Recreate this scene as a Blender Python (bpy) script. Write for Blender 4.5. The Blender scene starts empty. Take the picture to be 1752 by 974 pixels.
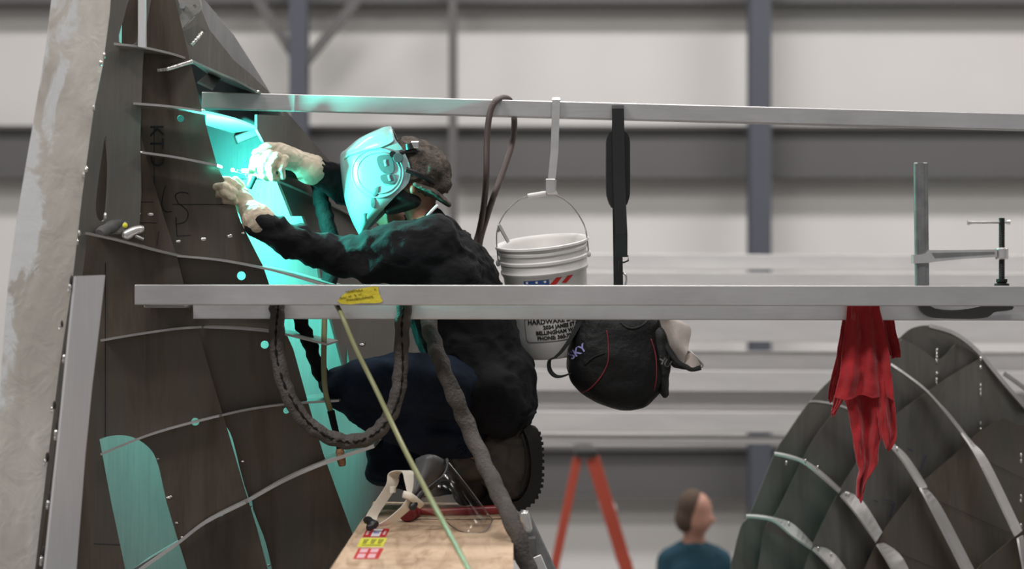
import bpy, bmesh, math, random
from mathutils import Vector, Matrix, noise
from mathutils.geometry import tessellate_polygon, delaunay_2d_cdt
from mathutils.bvhtree import BVHTree
random.seed(7)
C = bpy.context.scene.collection
SC = bpy.context.scene
# ------------------------------------------------------------------ camera
F_PX, CX, CY, H = 3500.0, 876.0, 487.0, 3.0
cam_d = bpy.data.cameras.new('camera'); cam = bpy.data.objects.new('camera', cam_d); C.objects.link(cam)
cam.location = (0, 0, H); cam.rotation_euler = (math.pi/2, 0, 0)
cam_d.sensor_width = 36.0; cam_d.lens = F_PX/1752*36.0
cam_d.clip_start = 0.1; cam_d.clip_end = 200
cam_d.dof.use_dof = True; cam_d.dof.focus_distance = 6.62; cam_d.dof.aperture_fstop = 1.7
SC.camera = cam
# ------------------------------------------------------------------ light
SC.view_settings.view_transform = 'Standard'; SC.view_settings.look = 'None'
SC.view_settings.gamma = 1; SC.view_settings.use_curve_mapping = False
SC.view_settings.exposure = 0.0
SC.cycles.use_denoising = True
SC.cycles.max_bounces = 6
SC.cycles.sample_clamp_indirect = 4.0
SC.cycles.caustics_reflective = False; SC.cycles.caustics_refractive = False
w = bpy.data.worlds.new('hall_daylight'); SC.world = w; w.use_nodes = True
w.node_tree.nodes['Background'].inputs[0].default_value = (0.95, 0.97, 1.0, 1)
w.node_tree.nodes['Background'].inputs[1].default_value = 0.30
def area(name, loc, sx, sy, power, col, rot=(0,0,0)):
    d = bpy.data.lights.new(name, 'AREA'); d.shape = 'RECTANGLE'; d.size = sx; d.size_y = sy
    d.energy = power; d.color = col
    o = bpy.data.objects.new(name, d); C.objects.link(o); o.location = loc; o.rotation_euler = rot
    return o
WARM = (1.0, 0.965, 0.94)
for i, (x, y, p) in enumerate([(-5, 13.6, 175), (0.5, 13.6, 255), (6, 13.6, 250), (-5, 9, 120), (0.5, 9, 230), (6, 9, 170), (-5.5, 2.6, 480), (0.5, 2.8, 240), (6, 3.5, 80)]):  # strong front-left lamp is added fill to brighten the stem bar
    area('high_bay_and_fill_lamp', (x, y, 8.7), 3.2, 1.0, p, WARM)
ARC_COL = (0.085, 0.95, 0.76)
ARC_W = 98.0

# ------------------------------------------------------------------ helpers
def P(px, py, Y): return Vector(((px-CX)/F_PX*Y, Y, H-(py-CY)/F_PX*Y))
def PZ(px, py, z):
    Y = (H-z)*F_PX/(py-CY); return P(px, py, Y)
def m(px, Y=6.8): return px*Y/F_PX           # pixels to metres at depth Y
def wloc(o):
    v = Vector(o.location)
    while o.parent: o = o.parent; v = v+Vector(o.location)
    return v
def thing(name, label, cat, loc=(0,0,0), group=None):
    o = bpy.data.objects.new(name, None); C.objects.link(o); o.location = loc; o.empty_display_size = 0.1
    tag(o, label, cat, group); return o
def tag(o, label=None, cat=None, group=None):
    if label: o['label'] = label
    if cat: o['category'] = cat
    if group: o['group'] = group
    return o
def link(name, me, mat, parent=None, smooth=False, angle=None):
    """me: mesh in world coordinates"""
    o = bpy.data.objects.new(name, me)
    C.objects.link(o)
    if mat is not None:
        me.materials.clear(); me.materials.append(mat)
    if parent is not None:
        off = wloc(parent); me.transform(Matrix.Translation(-off)); o.parent = parent
    else:
        bb = [v.co for v in me.vertices]
        c = Vector((sum(v.x for v in bb)/len(bb), sum(v.y for v in bb)/len(bb), min(v.z for v in bb)))
        me.transform(Matrix.Translation(-c)); o.location = c
    if smooth:
        for p in me.polygons: p.use_smooth = True
        if angle: 
            try: me.set_sharp_from_angle(angle=math.radians(angle))
            except Exception: pass
    return o
def bm_me(bm, name='m'):
    bmesh.ops.recalc_face_normals(bm, faces=bm.faces[:])
    me = bpy.data.meshes.new(name); bm.to_mesh(me); bm.free(); return me
def plane3(a, b, c):
    a, b, c = P(*a), P(*b), P(*c); n = (b-a).cross(c-a).normalized()
    if n.y < 0: n = -n
    return a, n
def flat(Y): return (Vector((0, Y, 0)), Vector((0, 1, 0)))
def on(pl, px, py):
    d = P(px, py, 1.0)-Vector((0, 0, H)); a, n = pl
    t = (a-Vector((0,0,H))).dot(n)/d.dot(n); return Vector((0,0,H))+d*t
def circ(cx, cy, r, n=14, ry=None): 
    ry = ry or r
    return [(cx+r*math.cos(2*math.pi*i/n), cy+ry*math.sin(2*math.pi*i/n)) for i in range(n)]
def smooth_px(pts, n=6, closed=False):
    out = []; N = len(pts)
    rng = range(N if closed else N-1)
    for i in rng:
        if closed: p0, p1, p2, p3 = pts[(i-1)%N], pts[i], pts[(i+1)%N], pts[(i+2)%N]
        else: p0, p1, p2, p3 = pts[max(i-1,0)], pts[i], pts[i+1], pts[min(i+2,N-1)]
        for k in range(n):
            t = k/n
            out.append(tuple(0.5*((2*b)+(-a+c)*t+(2*a-5*b+4*c-d)*t*t+(-a+3*b-3*c+d)*t**3) for a,b,c,d in zip(p0,p1,p2,p3)))
    if not closed: out.append(tuple(pts[-1]))
    return out
def bm_plate(outer, pl, th, holes=(), bm=None):
    bm = bm or bmesh.new()
    loops = [[on(pl, *p) for p in L] for L in [outer]+list(holes)]
    n = pl[1]; u = n.orthogonal().normalized(); v = n.cross(u)
    loops2 = [[Vector((p.dot(u), p.dot(v))) for p in L] for L in loops]
    allp = [p for L in loops for p in L]; flat2 = [p for L in loops2 for p in L]
    edges = []; k = 0
    for L in loops2:
        edges += [(k+i, k+(i+1)%len(L)) for i in range(len(L))]; k += len(L)
    ov, oe, of, ovm, oem, ofm = delaunay_2d_cdt(flat2, edges, [], 0, 1e-7)
    def inside(c):
        n_in = 0
        for L in loops2:
            for i in range(len(L)):
                p, q = L[i], L[(i+1)%len(L)]
                if (p.y > c.y) != (q.y > c.y) and c.x < (q.x-p.x)*(c.y-p.y)/(q.y-p.y)+p.x: n_in += 1
        return n_in % 2 == 1
    fv = [bm.verts.new(p) for p in allp]; bv = [bm.verts.new(p+n*th) for p in allp]
    idx = [m_[0] if m_ else None for m_ in ovm]
    for t in of:
        c = (ov[t[0]]+ov[t[1]]+ov[t[2]])/3
        if not inside(c) or any(idx[i] is None for i in t): continue
        try:
            bm.faces.new([fv[idx[i]] for i in t]); bm.faces.new([bv[idx[i]] for i in reversed(t)])
        except ValueError: pass
    k = 0
    for L in loops:
        N = len(L)
        for i in range(N):
            a, b = k+i, k+(i+1)%N
            bm.faces.new((fv[a], fv[b], bv[b], bv[a]))
        k += N
    return bm
def plate(name, outer, pl, th, mat, parent=None, holes=()):
    return link(name, bm_me(bm_plate(outer, pl, th, holes)), mat, parent)
def bm_strip(A, B, th, bm=None):
    bm = bm or bmesh.new(); N = len(A); rows = []
    for i in range(N):
        a, b = A[i], B[i]
        t = (A[min(i+1,N-1)]-A[max(i-1,0)])
        n = t.cross(b-a).normalized()*th*0.5
        rows.append([bm.verts.new(a+n), bm.verts.new(b+n), bm.verts.new(b-n), bm.verts.new(a-n)])
    for i in range(N-1):
        for k in range(4):
            bm.faces.new((rows[i][k], rows[i][(k+1)%4], rows[i+1][(k+1)%4], rows[i+1][k]))
    bm.faces.new(rows[0]); bm.faces.new(rows[-1][::-1]); return bm
def strip(name, A, B, th, mat, parent=None, smooth=False):
    return link(name, bm_me(bm_strip(A, B, th)), mat, parent, smooth, 40)
def bm_box(lo, hi, bm=None, bev=0.0, M=None):
    own = bmesh.new()
    lo, hi = Vector(lo), Vector(hi); c = (lo+hi)/2; s = hi-lo
    bmesh.ops.create_cube(own, size=1.0, matrix=Matrix.Translation(c) @ Matrix.Diagonal((*s, 1)))
    if bev > 0: bmesh.ops.bevel(own, geom=own.edges[:], offset=bev, segments=2, affect='EDGES', profile=0.5)
    if M is not None: bmesh.ops.transform(own, matrix=M, verts=own.verts[:])
    return merge(bm, own)
def merge(bm, own):
    if bm is None: return own
    me = bpy.data.meshes.new('t'); own.to_mesh(me); own.free(); bm.from_mesh(me); bpy.data.meshes.remove(me); return bm
def bm_prism(p0, p1, w, h, up=Vector((0,0,1)), bm=None, bev=0.0):
    """box bar from p0 to p1; w across (horizontal), h along up"""
    p0, p1 = Vector(p0), Vector(p1); d = (p1-p0); L = d.length; x = d.normalized()
    y = up.cross(x).normalized(); z = x.cross(y)
    M = Matrix.Translation((p0+p1)/2) @ Matrix((x, y, z)).transposed().to_4x4()
    return bm_box((-L/2, -w/2, -h/2), (L/2, w/2, h/2), bm, bev, M)
def bm_tube(path, r, seg=12, bm=None, closed=False, flatk=1.0, wr=None, cap=True):
    """sweep; r float or list; wr(i, ang)->radius factor"""
    bm = bm or bmesh.new(); N = len(path); rs = r if isinstance(r, (list, tuple)) else [r]*N
    rings = []; prev = None
    for i in range(N):
        if closed: t = (path[(i+1)%N]-path[(i-1)%N])
        else: t = path[min(i+1,N-1)]-path[max(i-1,0)]
        if t.length < 1e-9: t = Vector((0,0,1))
        t.normalize()
        if prev is None:
            n = t.cross(Vector((0,1,0)))
            if n.length < 1e-3: n = t.cross(Vector((1,0,0)))
            n.normalize()
        else:
            n = prev-t*prev.dot(t)
            n.normalize()
        prev = n; b = t.cross(n)
        ring = []
        for k in range(seg):
            a = 2*math.pi*k/seg; q = rs[i]*(wr(i, a) if wr else 1)
            ring.append(bm.verts.new(path[i]+n*math.cos(a)*q+b*math.sin(a)*q*flatk))
        rings.append(ring)
    for i in range(N if closed else N-1):
        A, B = rings[i], rings[(i+1)%N]
        for k in range(seg): bm.faces.new((A[k], A[(k+1)%seg], B[(k+1)%seg], B[k]))
    if cap and not closed:
        bm.faces.new(rings[0][::-1]); bm.faces.new(rings[-1])
    return bm
def spline(pts, n=8, closed=False): return [Vector(p) for p in smooth_px([tuple(p) for p in pts], n, closed)]
def ppath(pts, n=8): return [P(*p) for p in smooth_px(pts, n)]
def tube(name, path, r, mat, parent=None, seg=12, closed=False, flatk=1.0, wr=None):
    return link(name, bm_me(bm_tube(path, r, seg, None, closed, flatk, wr)), mat, parent, True, 60)
def bm_cyl(p0, p1, r0, r1=None, seg=20, bm=None):
    p0, p1 = Vector(p0), Vector(p1); r1 = r0 if r1 is None else r1
    return bm_tube([p0, p1], [r0, r1], seg, bm)
def bm_lathe(prof, c, axis=Vector((0,0,1)), seg=48, bm=None, close=False):
    """prof: (r, h) list along axis from point c"""
    own = bmesh.new(); q = Vector((0,0,1)).rotation_difference(axis.normalized()).to_matrix()
    rings = []
    for r, h in prof:
        rings.append([own.verts.new(Vector(c)+q @ Vector((r*math.cos(2*math.pi*k/seg), r*math.sin(2*math.pi*k/seg), h))) for k in range(seg)])
    for i in range(len(prof)-1):
        for k in range(seg): own.faces.new((rings[i][k], rings[i][(k+1)%seg], rings[i+1][(k+1)%seg], rings[i+1][k]))
    if close: own.faces.new(rings[0][::-1]); own.faces.new(rings[-1])
    return merge(bm, own)
def bm_ball(c, r, bm=None, sub=2, sc=(1,1,1), rot=None):
    own = bmesh.new(); bmesh.ops.create_icosphere(own, subdivisions=sub, radius=1)
    M = Matrix.Translation(Vector(c)) @ (rot.to_4x4() if rot else Matrix.Identity(4)) @ Matrix.Diagonal((r*sc[0], r*sc[1], r*sc[2], 1))
    bmesh.ops.transform(own, matrix=M, verts=own.verts[:]); return merge(bm, own)
# ---- organic volumes: capsules and ellipsoids fused by voxel remesh
def bm_capsule(p0, r0, p1, r1, k=1.0, bm=None, seg=20):
    own = bmesh.new(); p0, p1 = Vector(p0), Vector(p1); d = p1-p0; L = max(d.length, 1e-5)
    x = d/L; ref = Vector((0,1,0))
    if abs(x.dot(ref)) > 0.95: ref = Vector((1,0,0))
    y = (ref-x*ref.dot(x)).normalized(); z = x.cross(y)
    prof = []
    for i in range(0, 7): 
        a = math.pi/2*(1-i/6); prof.append((-math.sin(a)*r0, math.cos(a)*r0))
    for i in range(0, 7):
        a = math.pi/2*i/6; prof.append((L+math.sin(a)*r1, math.cos(a)*r1))
    rings = []
    for h, r in prof:
        r = max(r, 1e-4)
        rings.append([own.verts.new(p0+x*h+y*math.cos(2*math.pi*q/seg)*r*k+z*math.sin(2*math.pi*q/seg)*r) for q in range(seg)])
    for i in range(len(prof)-1):
        for q in range(seg): own.faces.new((rings[i][q], rings[i][(q+1)%seg], rings[i+1][(q+1)%seg], rings[i+1][q]))
    own.faces.new(rings[0][::-1]); own.faces.new(rings[-1])
    bmesh.ops.recalc_face_normals(own, faces=own.faces[:])
    return merge(bm, own)
def chain(pts, bm=None, k=1.0):
    """pts: list of (Vector, r)"""
    for (a, ra), (b, rb) in zip(pts[:-1], pts[1:]): bm = bm_capsule(a, ra, b, rb, k, bm)
    return bm
def fuse(bm, voxel, smooth=6, disp=None, fac=0.5):
    me = bpy.data.meshes.new('f'); bm.to_mesh(me); bm.free()
    o = bpy.data.objects.new('tmp', me); C.objects.link(o)
    md = o.modifiers.new('r', 'REMESH'); md.mode = 'VOXEL'; md.voxel_size = voxel; md.adaptivity = 0
    if smooth:
        s = o.modifiers.new('s', 'SMOOTH'); s.factor = fac; s.iterations = smooth
    dg = bpy.context.evaluated_depsgraph_get(); dg.update()
    out = bpy.data.meshes.new_from_object(o.evaluated_get(dg))
    bpy.data.objects.remove(o); bpy.data.meshes.remove(me)
    if disp:
        ns = [v.normal.copy() for v in out.vertices]; cs = [v.co.copy() for v in out.vertices]
        for v, n, c in zip(out.vertices, ns, cs): v.co = c+n*disp(c, n)
        out.update()
    return out
def folds(amp, scale, stretch=(1,1,1), seed=0.0, sharp=1.0):
    def f(c, n):
        q = Vector((c.x*stretch[0], c.y*stretch[1], c.z*stretch[2]))*scale+Vector((seed, seed*1.7, -seed))
        v = 1-abs(noise.noise(q+0.6*noise.noise_vector(q*0.6)))*2
        return amp*(v*sharp-0.5)
    return f
def text_me(s, size, mat_fn, extr=0.0006, align='CENTER', bold=0.0):
    """text converted to a mesh; mat_fn maps (x, y, z) in text space to world"""
    cu = bpy.data.curves.new('t', 'FONT'); cu.body = s; cu.size = size; cu.extrude = extr; cu.align_x = align; cu.offset = bold; cu.resolution_u = 3
    o = bpy.data.objects.new('t', cu); C.objects.link(o)
    dg = bpy.context.evaluated_depsgraph_get(); dg.update()
    me = bpy.data.meshes.new_from_object(o.evaluated_get(dg)); bpy.data.objects.remove(o); bpy.data.curves.remove(cu)
    for v in me.vertices: v.co = mat_fn(*v.co)
    me.update(); return me
def surf_bvh(o):
    off = wloc(o); me = o.data
    return BVHTree.FromPolygons([v.co+off for v in me.vertices], [tuple(p.vertices) for p in me.polygons])
def hit(bvh, px, py, lift=0.001, fallback=6.8):
    o = Vector((0,0,H)); d = (P(px, py, 1.0)-o).normalized(); r = bvh.ray_cast(o, d)
    if r[0] is None: return P(px, py, fallback)
    return r[0]-d*lift
# ------------------------------------------------------------------ materials
def new_mat(name):
    mt = bpy.data.materials.new(name); mt.use_nodes = True; nt = mt.node_tree; b = nt.nodes['Principled BSDF']; return mt, nt, b
def N(nt, t, **kw):
    n = nt.nodes.new(t)
    for k, v in kw.items(): setattr(n, k, v)
    return n
def tex(nt, kind='ShaderNodeTexNoise', scale=5, stretch=(1,1,1), detail=4, rough=0.55, dist=0.0, coord='Object'):
    tc = N(nt, 'ShaderNodeTexCoord'); mp = N(nt, 'ShaderNodeMapping'); mp.inputs['Scale'].default_value = stretch
    nt.links.new(tc.outputs[coord], mp.inputs[0]); t = N(nt, kind); nt.links.new(mp.outputs[0], t.inputs['Vector'])
    t.inputs['Scale'].default_value = scale
    for k, v in (('Detail', detail), ('Roughness', rough), ('Distortion', dist)):
        if k in t.inputs: t.inputs[k].default_value = v
    return t
def ramp(nt, src, stops):
    r = N(nt, 'ShaderNodeValToRGB'); nt.links.new(src, r.inputs[0]); e = r.color_ramp.elements
    while len(e) < len(stops): e.new(0.5)
    for el, (p, c) in zip(e, stops):
        el.position = p; el.color = (*c, 1) if len(c) == 3 else c
    return r.outputs[0]
def g(v): return (v, v, v)
def plain(name, col, rough=0.6, metal=0.0, bump=0.0, bscale=60, var=0.0, vscale=6, stretch=(1,1,1), spec=0.5, **kw):
    mt, nt, b = new_mat(name)
    b.inputs['Base Color'].default_value = (*col, 1); b.inputs['Roughness'].default_value = rough; b.inputs['Metallic'].default_value = metal
    b.inputs['Specular IOR Level'].default_value = spec
    t = tex(nt, scale=vscale, stretch=stretch)
    if var > 0:
        c = ramp(nt, t.outputs[0], [(0.3, tuple(max(0, q*(1-var)) for q in col)), (0.7, tuple(min(1, q*(1+var)) for q in col))])
        nt.links.new(c, b.inputs['Base Color'])
    if bump > 0:
        t2 = tex(nt, scale=bscale, stretch=stretch); bp = N(nt, 'ShaderNodeBump'); bp.inputs['Strength'].default_value = bump; bp.inputs['Distance'].default_value = 0.01
        nt.links.new(t2.outputs[0], bp.inputs['Height']); nt.links.new(bp.outputs[0], b.inputs['Normal'])
    for k, v in kw.items(): b.inputs[k.replace('_', ' ')].default_value = v
    return mt
def metal(name, cols, rough=0.38, metallic=0.85, stretch=(1,1,1), scale=3, streak=(1,1,60), bump=0.05, rvar=0.12, fine=0.15):
    """cols: two or three linear colours blended by a stretched mottling, plus brushed streaks"""
    mt, nt, b = new_mat(name)
    t = tex(nt, scale=scale, stretch=stretch, detail=6, rough=0.6, dist=0.6)
    n = len(cols); c = ramp(nt, t.outputs[0], [(0.30+0.4*i/(n-1), cols[i]) for i in range(n)])
    s = tex(nt, scale=6, stretch=streak, detail=5, rough=0.7)
    mx = N(nt, 'ShaderNodeMixRGB', blend_type='MULTIPLY'); mx.inputs[0].default_value = 1.0
    sc = ramp(nt, s.outputs[0], [(0.3, g(1-fine)), (0.7, g(1.0+0*fine))])
    nt.links.new(c, mx.inputs[1]); nt.links.new(sc, mx.inputs[2]); nt.links.new(mx.outputs[0], b.inputs['Base Color'])
    b.inputs['Metallic'].default_value = metallic
    rr = ramp(nt, s.outputs[0], [(0.3, g(rough-rvar/2)), (0.7, g(rough+rvar/2))]); nt.links.new(rr, b.inputs['Roughness'])
    bp = N(nt, 'ShaderNodeBump'); bp.inputs['Strength'].default_value = bump; bp.inputs['Distance'].default_value = 0.01
    nt.links.new(s.outputs[0], bp.inputs['Height']); nt.links.new(bp.outputs[0], b.inputs['Normal'])
    return mt
M = {}
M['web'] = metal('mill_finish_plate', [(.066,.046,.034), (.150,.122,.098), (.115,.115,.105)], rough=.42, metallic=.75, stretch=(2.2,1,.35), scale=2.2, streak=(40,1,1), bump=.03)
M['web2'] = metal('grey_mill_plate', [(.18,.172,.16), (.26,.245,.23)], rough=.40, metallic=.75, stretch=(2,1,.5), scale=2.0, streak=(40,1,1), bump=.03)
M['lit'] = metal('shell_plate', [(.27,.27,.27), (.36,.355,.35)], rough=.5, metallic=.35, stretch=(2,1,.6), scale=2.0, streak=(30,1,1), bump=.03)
M['stringer'] = metal('stringer_plate', [(.42,.40,.385), (.55,.53,.52)], rough=.38, metallic=.7, stretch=(1,1,1), scale=4, streak=(3,30,30), bump=.03)
M['beam'] = metal('beam_aluminium', [(.52,.505,.51), (.66,.645,.65)], rough=.40, metallic=.65, stretch=(1,1,2), scale=2.5, streak=(1.2,40,60), bump=.04, fine=.12)
M['rib'] = metal('curved_stringer_plate', [(.42,.405,.395), (.56,.54,.53)], rough=.42, metallic=.45, scale=5, streak=(3,30,30), bump=.03)
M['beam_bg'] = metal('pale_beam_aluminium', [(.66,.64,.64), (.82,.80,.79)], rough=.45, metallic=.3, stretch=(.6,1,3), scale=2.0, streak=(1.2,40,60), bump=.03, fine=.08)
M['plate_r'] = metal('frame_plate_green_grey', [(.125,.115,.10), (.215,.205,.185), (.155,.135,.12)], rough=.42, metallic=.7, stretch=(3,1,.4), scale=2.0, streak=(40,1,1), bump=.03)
M['weld'] = plain('weld_metal', (.75,.73,.70), rough=.22, metal=1.0, bump=.4, bscale=120)
M['burn'] = plain('weld_soot', (.035,.03,.028), rough=.7, metal=.3)
M['ink'] = plain('marker_ink', (.012,.012,.016), rough=.7)
M['inkblue'] = plain('blue_marker_ink', (.02,.03,.12), rough=.7)
M['steel'] = plain('galvanised_steel', (.30,.30,.30), rough=.42, metal=.8, bump=.1, bscale=200, var=.2, vscale=20)
M['chrome'] = plain('chrome', (.75,.74,.73), rough=.2, metal=1.0)
M['alu'] = plain('bright_aluminium', (.72,.70,.69), rough=.33, metal=.8, var=.1, vscale=20)
M['black_metal'] = plain('blackened_steel', (.02,.02,.02), rough=.45, metal=.5)
M['blackp'] = plain('black_plastic', (.012,.012,.013), rough=.4)
M['webbing'] = plain('black_webbing', (.012,.013,.014), rough=.75, bump=.5, bscale=500)
M['sleeve'] = plain('grey_cable_sleeve', (.078,.068,.062), rough=.78, bump=.9, bscale=90, var=.22, vscale=14)
M['dark_sleeve'] = plain('dark_cable_sleeve', (.005,.005,.0055), rough=.8, spec=.25, bump=.5, bscale=90)
M['olive'] = plain('olive_rubber', (.23,.235,.115), rough=.42, var=.1)
M['hose'] = plain('brown_rubber', (.085,.06,.055), rough=.5, var=.15)
M['orange'] = plain('orange_fibreglass', (.50,.085,.05), rough=.5)
M['red'] = plain('red_cotton', (.38,.006,.012), rough=.85, bump=.3, bscale=300, var=.12, vscale=12, Sheen_Weight=.3)
M['redpaint'] = plain('dark_red_paint', (.17,.008,.012), rough=.4, var=.2, vscale=30)
M['skin'] = plain('skin', (.30,.13,.085), rough=.5, bump=.1, bscale=120, var=.1)
M['skin2'] = plain('skin_pale', (.52,.27,.20), rough=.5, var=.08)
M['hair'] = plain('short_grey_brown_hair', (.10,.065,.045), rough=.8, bump=.6, bscale=300)
M['tee'] = plain('teal_cotton', (.012,.065,.10), rough=.85, var=.2, vscale=4)
M['trousers'] = plain('dark_trousers', (.02,.022,.03), rough=.85)
M['white_tee'] = plain('white_cotton', (.65,.65,.65), rough=.8)
M['wood'] = None
# fabric and special materials
def cloth_dark():
    mt, nt, b = new_mat('black_sweatshirt_fleece')
    t = tex(nt, scale=9, detail=8, rough=.7, dist=.5)          # dust and grinding dirt on the cloth
    c = ramp(nt, t.outputs[0], [(.35, (.0065,.0065,.008)), (.58, (.010,.010,.012)), (.80, (.030,.027,.026))])
    nt.links.new(c, b.inputs['Base Color']); b.inputs['Roughness'].default_value = .9
    b.inputs['Specular IOR Level'].default_value = .25
    t2 = tex(nt, scale=14, detail=5, dist=1.2, stretch=(1,1,1.6)); bp = N(nt, 'ShaderNodeBump'); bp.inputs['Strength'].default_value = .35; bp.inputs['Distance'].default_value = .02
    nt.links.new(t2.outputs[0], bp.inputs['Height']); nt.links.new(bp.outputs[0], b.inputs['Normal']); return mt
M['sweat'] = cloth_dark()
def denim():
    mt, nt, b = new_mat('dark_denim')
    t = tex(nt, scale=7, detail=7, rough=.65, dist=.8)
    c = ramp(nt, t.outputs[0], [(.3, (.004,.007,.014)), (.6, (.009,.017,.036)), (.85, (.030,.046,.072))])
    nt.links.new(c, b.inputs['Base Color']); b.inputs['Roughness'].default_value = .85; b.inputs['Specular IOR Level'].default_value = .3
    t2 = tex(nt, scale=12, detail=5, dist=1.4); bp = N(nt, 'ShaderNodeBump'); bp.inputs['Strength'].default_value = .5; bp.inputs['Distance'].default_value = .02
    nt.links.new(t2.outputs[0], bp.inputs['Height']); nt.links.new(bp.outputs[0], b.inputs['Normal']); return mt
M['denim'] = denim()
M['glove'] = plain('cream_leather', (.60,.50,.38), rough=.7, bump=.6, bscale=45, var=.25, vscale=18)
M['boot'] = plain('dusty_brown_leather', (.075,.062,.052), rough=.6, bump=.5, bscale=40, var=.3, vscale=12)
M['sole'] = plain('black_rubber_sole', (.028,.026,.024), rough=.75, bump=.4, bscale=90)
M['hat'] = plain('dusty_camouflage_cap', (.085,.068,.055), rough=.9, bump=.9, bscale=70, var=.6, vscale=40)
M['hood'] = plain('pale_glossy_hood_shell', (.30,.43,.44), rough=.28, metal=0.0, bump=.15, bscale=14, var=.10, vscale=9, Coat_Weight=.5)
M['hooddark'] = plain('grey_hood_inset', (.10,.14,.15), rough=.35)
M['bucket'] = plain('white_polythene', (.82,.80,.78), rough=.38, var=.05, vscale=6, Subsurface_Weight=0.0)
M['blue'] = plain('blue_print', (.02,.07,.22), rough=.5)
M['redprint'] = plain('red_print', (.50,.02,.02), rough=.5)
M['white_print'] = plain('white_print', (.75,.72,.75), rough=.5)
M['pinkprint'] = plain('pale_pink_print', (.72,.42,.46), rough=.5)
M['yellowprint'] = plain('yellow_sticker', (.75,.72,.06), rough=.5)
M['black_print'] = plain('black_print', (.02,.02,.02), rough=.6)
M['lav'] = plain('lavender_print', (.30,.30,.62), rough=.6)
M['bagcloth'] = plain('black_polyester', (.0035,.0037,.004), rough=.55, spec=.3, bump=.7, bscale=22, var=.2, vscale=10)
M['bagside'] = plain('black_mesh_fabric', (.012,.014,.014), rough=.8, bump=.5, bscale=200)
M['beige'] = plain('beige_lining', (.42,.37,.34), rough=.8, bump=.3, bscale=30, var=.15, vscale=8)
M['piping'] = plain('dark_red_piping', (.16,.012,.02), rough=.6)
M['tape'] = plain('yellow_tape', (.62,.52,.035), rough=.5, bump=.3, bscale=60, var=.15, vscale=20)
M['scribble'] = plain('olive_pen', (.10,.07,.01), rough=.6)
M['band'] = plain('white_nylon_band', (.72,.66,.56), rough=.45)
M['greyplastic'] = plain('grey_plastic_crown', (.085,.085,.088), rough=.42)
M['brass'] = plain('corroded_brass', (.42,.24,.12), rough=.5, metal=.5, bump=.6, bscale=150, var=.4, vscale=60)
M['wallp'] = plain('pale_insulated_panel', (.70,.685,.67), rough=.75, var=.03, vscale=.8)
M['girt'] = plain('grey_painted_girt', (.115,.112,.112), rough=.6)
M['column'] = plain('blue_grey_column_paint', (.075,.083,.105), rough=.6)
M['floor'] = plain('hall_concrete', (.22,.21,.20), rough=.6, var=.15, vscale=1.2)
M['ceil'] = plain('hall_ceiling_liner', (.40,.40,.40), rough=.8)
def glass():
    mt, nt, b = new_mat('clear_visor'); b = N(nt, 'ShaderNodeBsdfGlossy'); b.inputs['Roughness'].default_value = .12
    tr = N(nt, 'ShaderNodeBsdfTransparent'); tr.inputs[0].default_value = (.93,.92,.915,1); mx = N(nt, 'ShaderNodeMixShader')
    fr = N(nt, 'ShaderNodeLayerWeight'); fr.inputs[0].default_value = .12; ad = N(nt, 'ShaderNodeMath', operation='MULTIPLY_ADD'); ad.inputs[1].default_value = .5; ad.inputs[2].default_value = .02
    nt.links.new(fr.outputs['Facing'], ad.inputs[0]); nt.links.new(ad.outputs[0], mx.inputs[0]); nt.links.new(tr.outputs[0], mx.inputs[1]); nt.links.new(b.outputs[0], mx.inputs[2])
    nt.links.new(mx.outputs[0], nt.nodes['Material Output'].inputs[0]); return mt
M['visor'] = glass()
def wood():
    mt, nt, b = new_mat('plywood')
    t = tex(nt, scale=3.0, stretch=(5,.9,1), detail=6, rough=.6, dist=1.6)
    c = ramp(nt, t.outputs[0], [(.30, (.33,.21,.13)), (.50, (.55,.39,.26)), (.72, (.64,.48,.335))])
    t2 = tex(nt, scale=2.2, detail=5, dist=1.0); d = ramp(nt, t2.outputs[0], [(.25, g(.55)), (.45, g(1.0))])
    mx = N(nt, 'ShaderNodeMixRGB', blend_type='MULTIPLY'); mx.inputs[0].default_value = 1; nt.links.new(c, mx.inputs[1]); nt.links.new(d, mx.inputs[2])
    nt.links.new(mx.outputs[0], b.inputs['Base Color']); b.inputs['Roughness'].default_value = .6; return mt
M['wood'] = wood()
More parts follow.
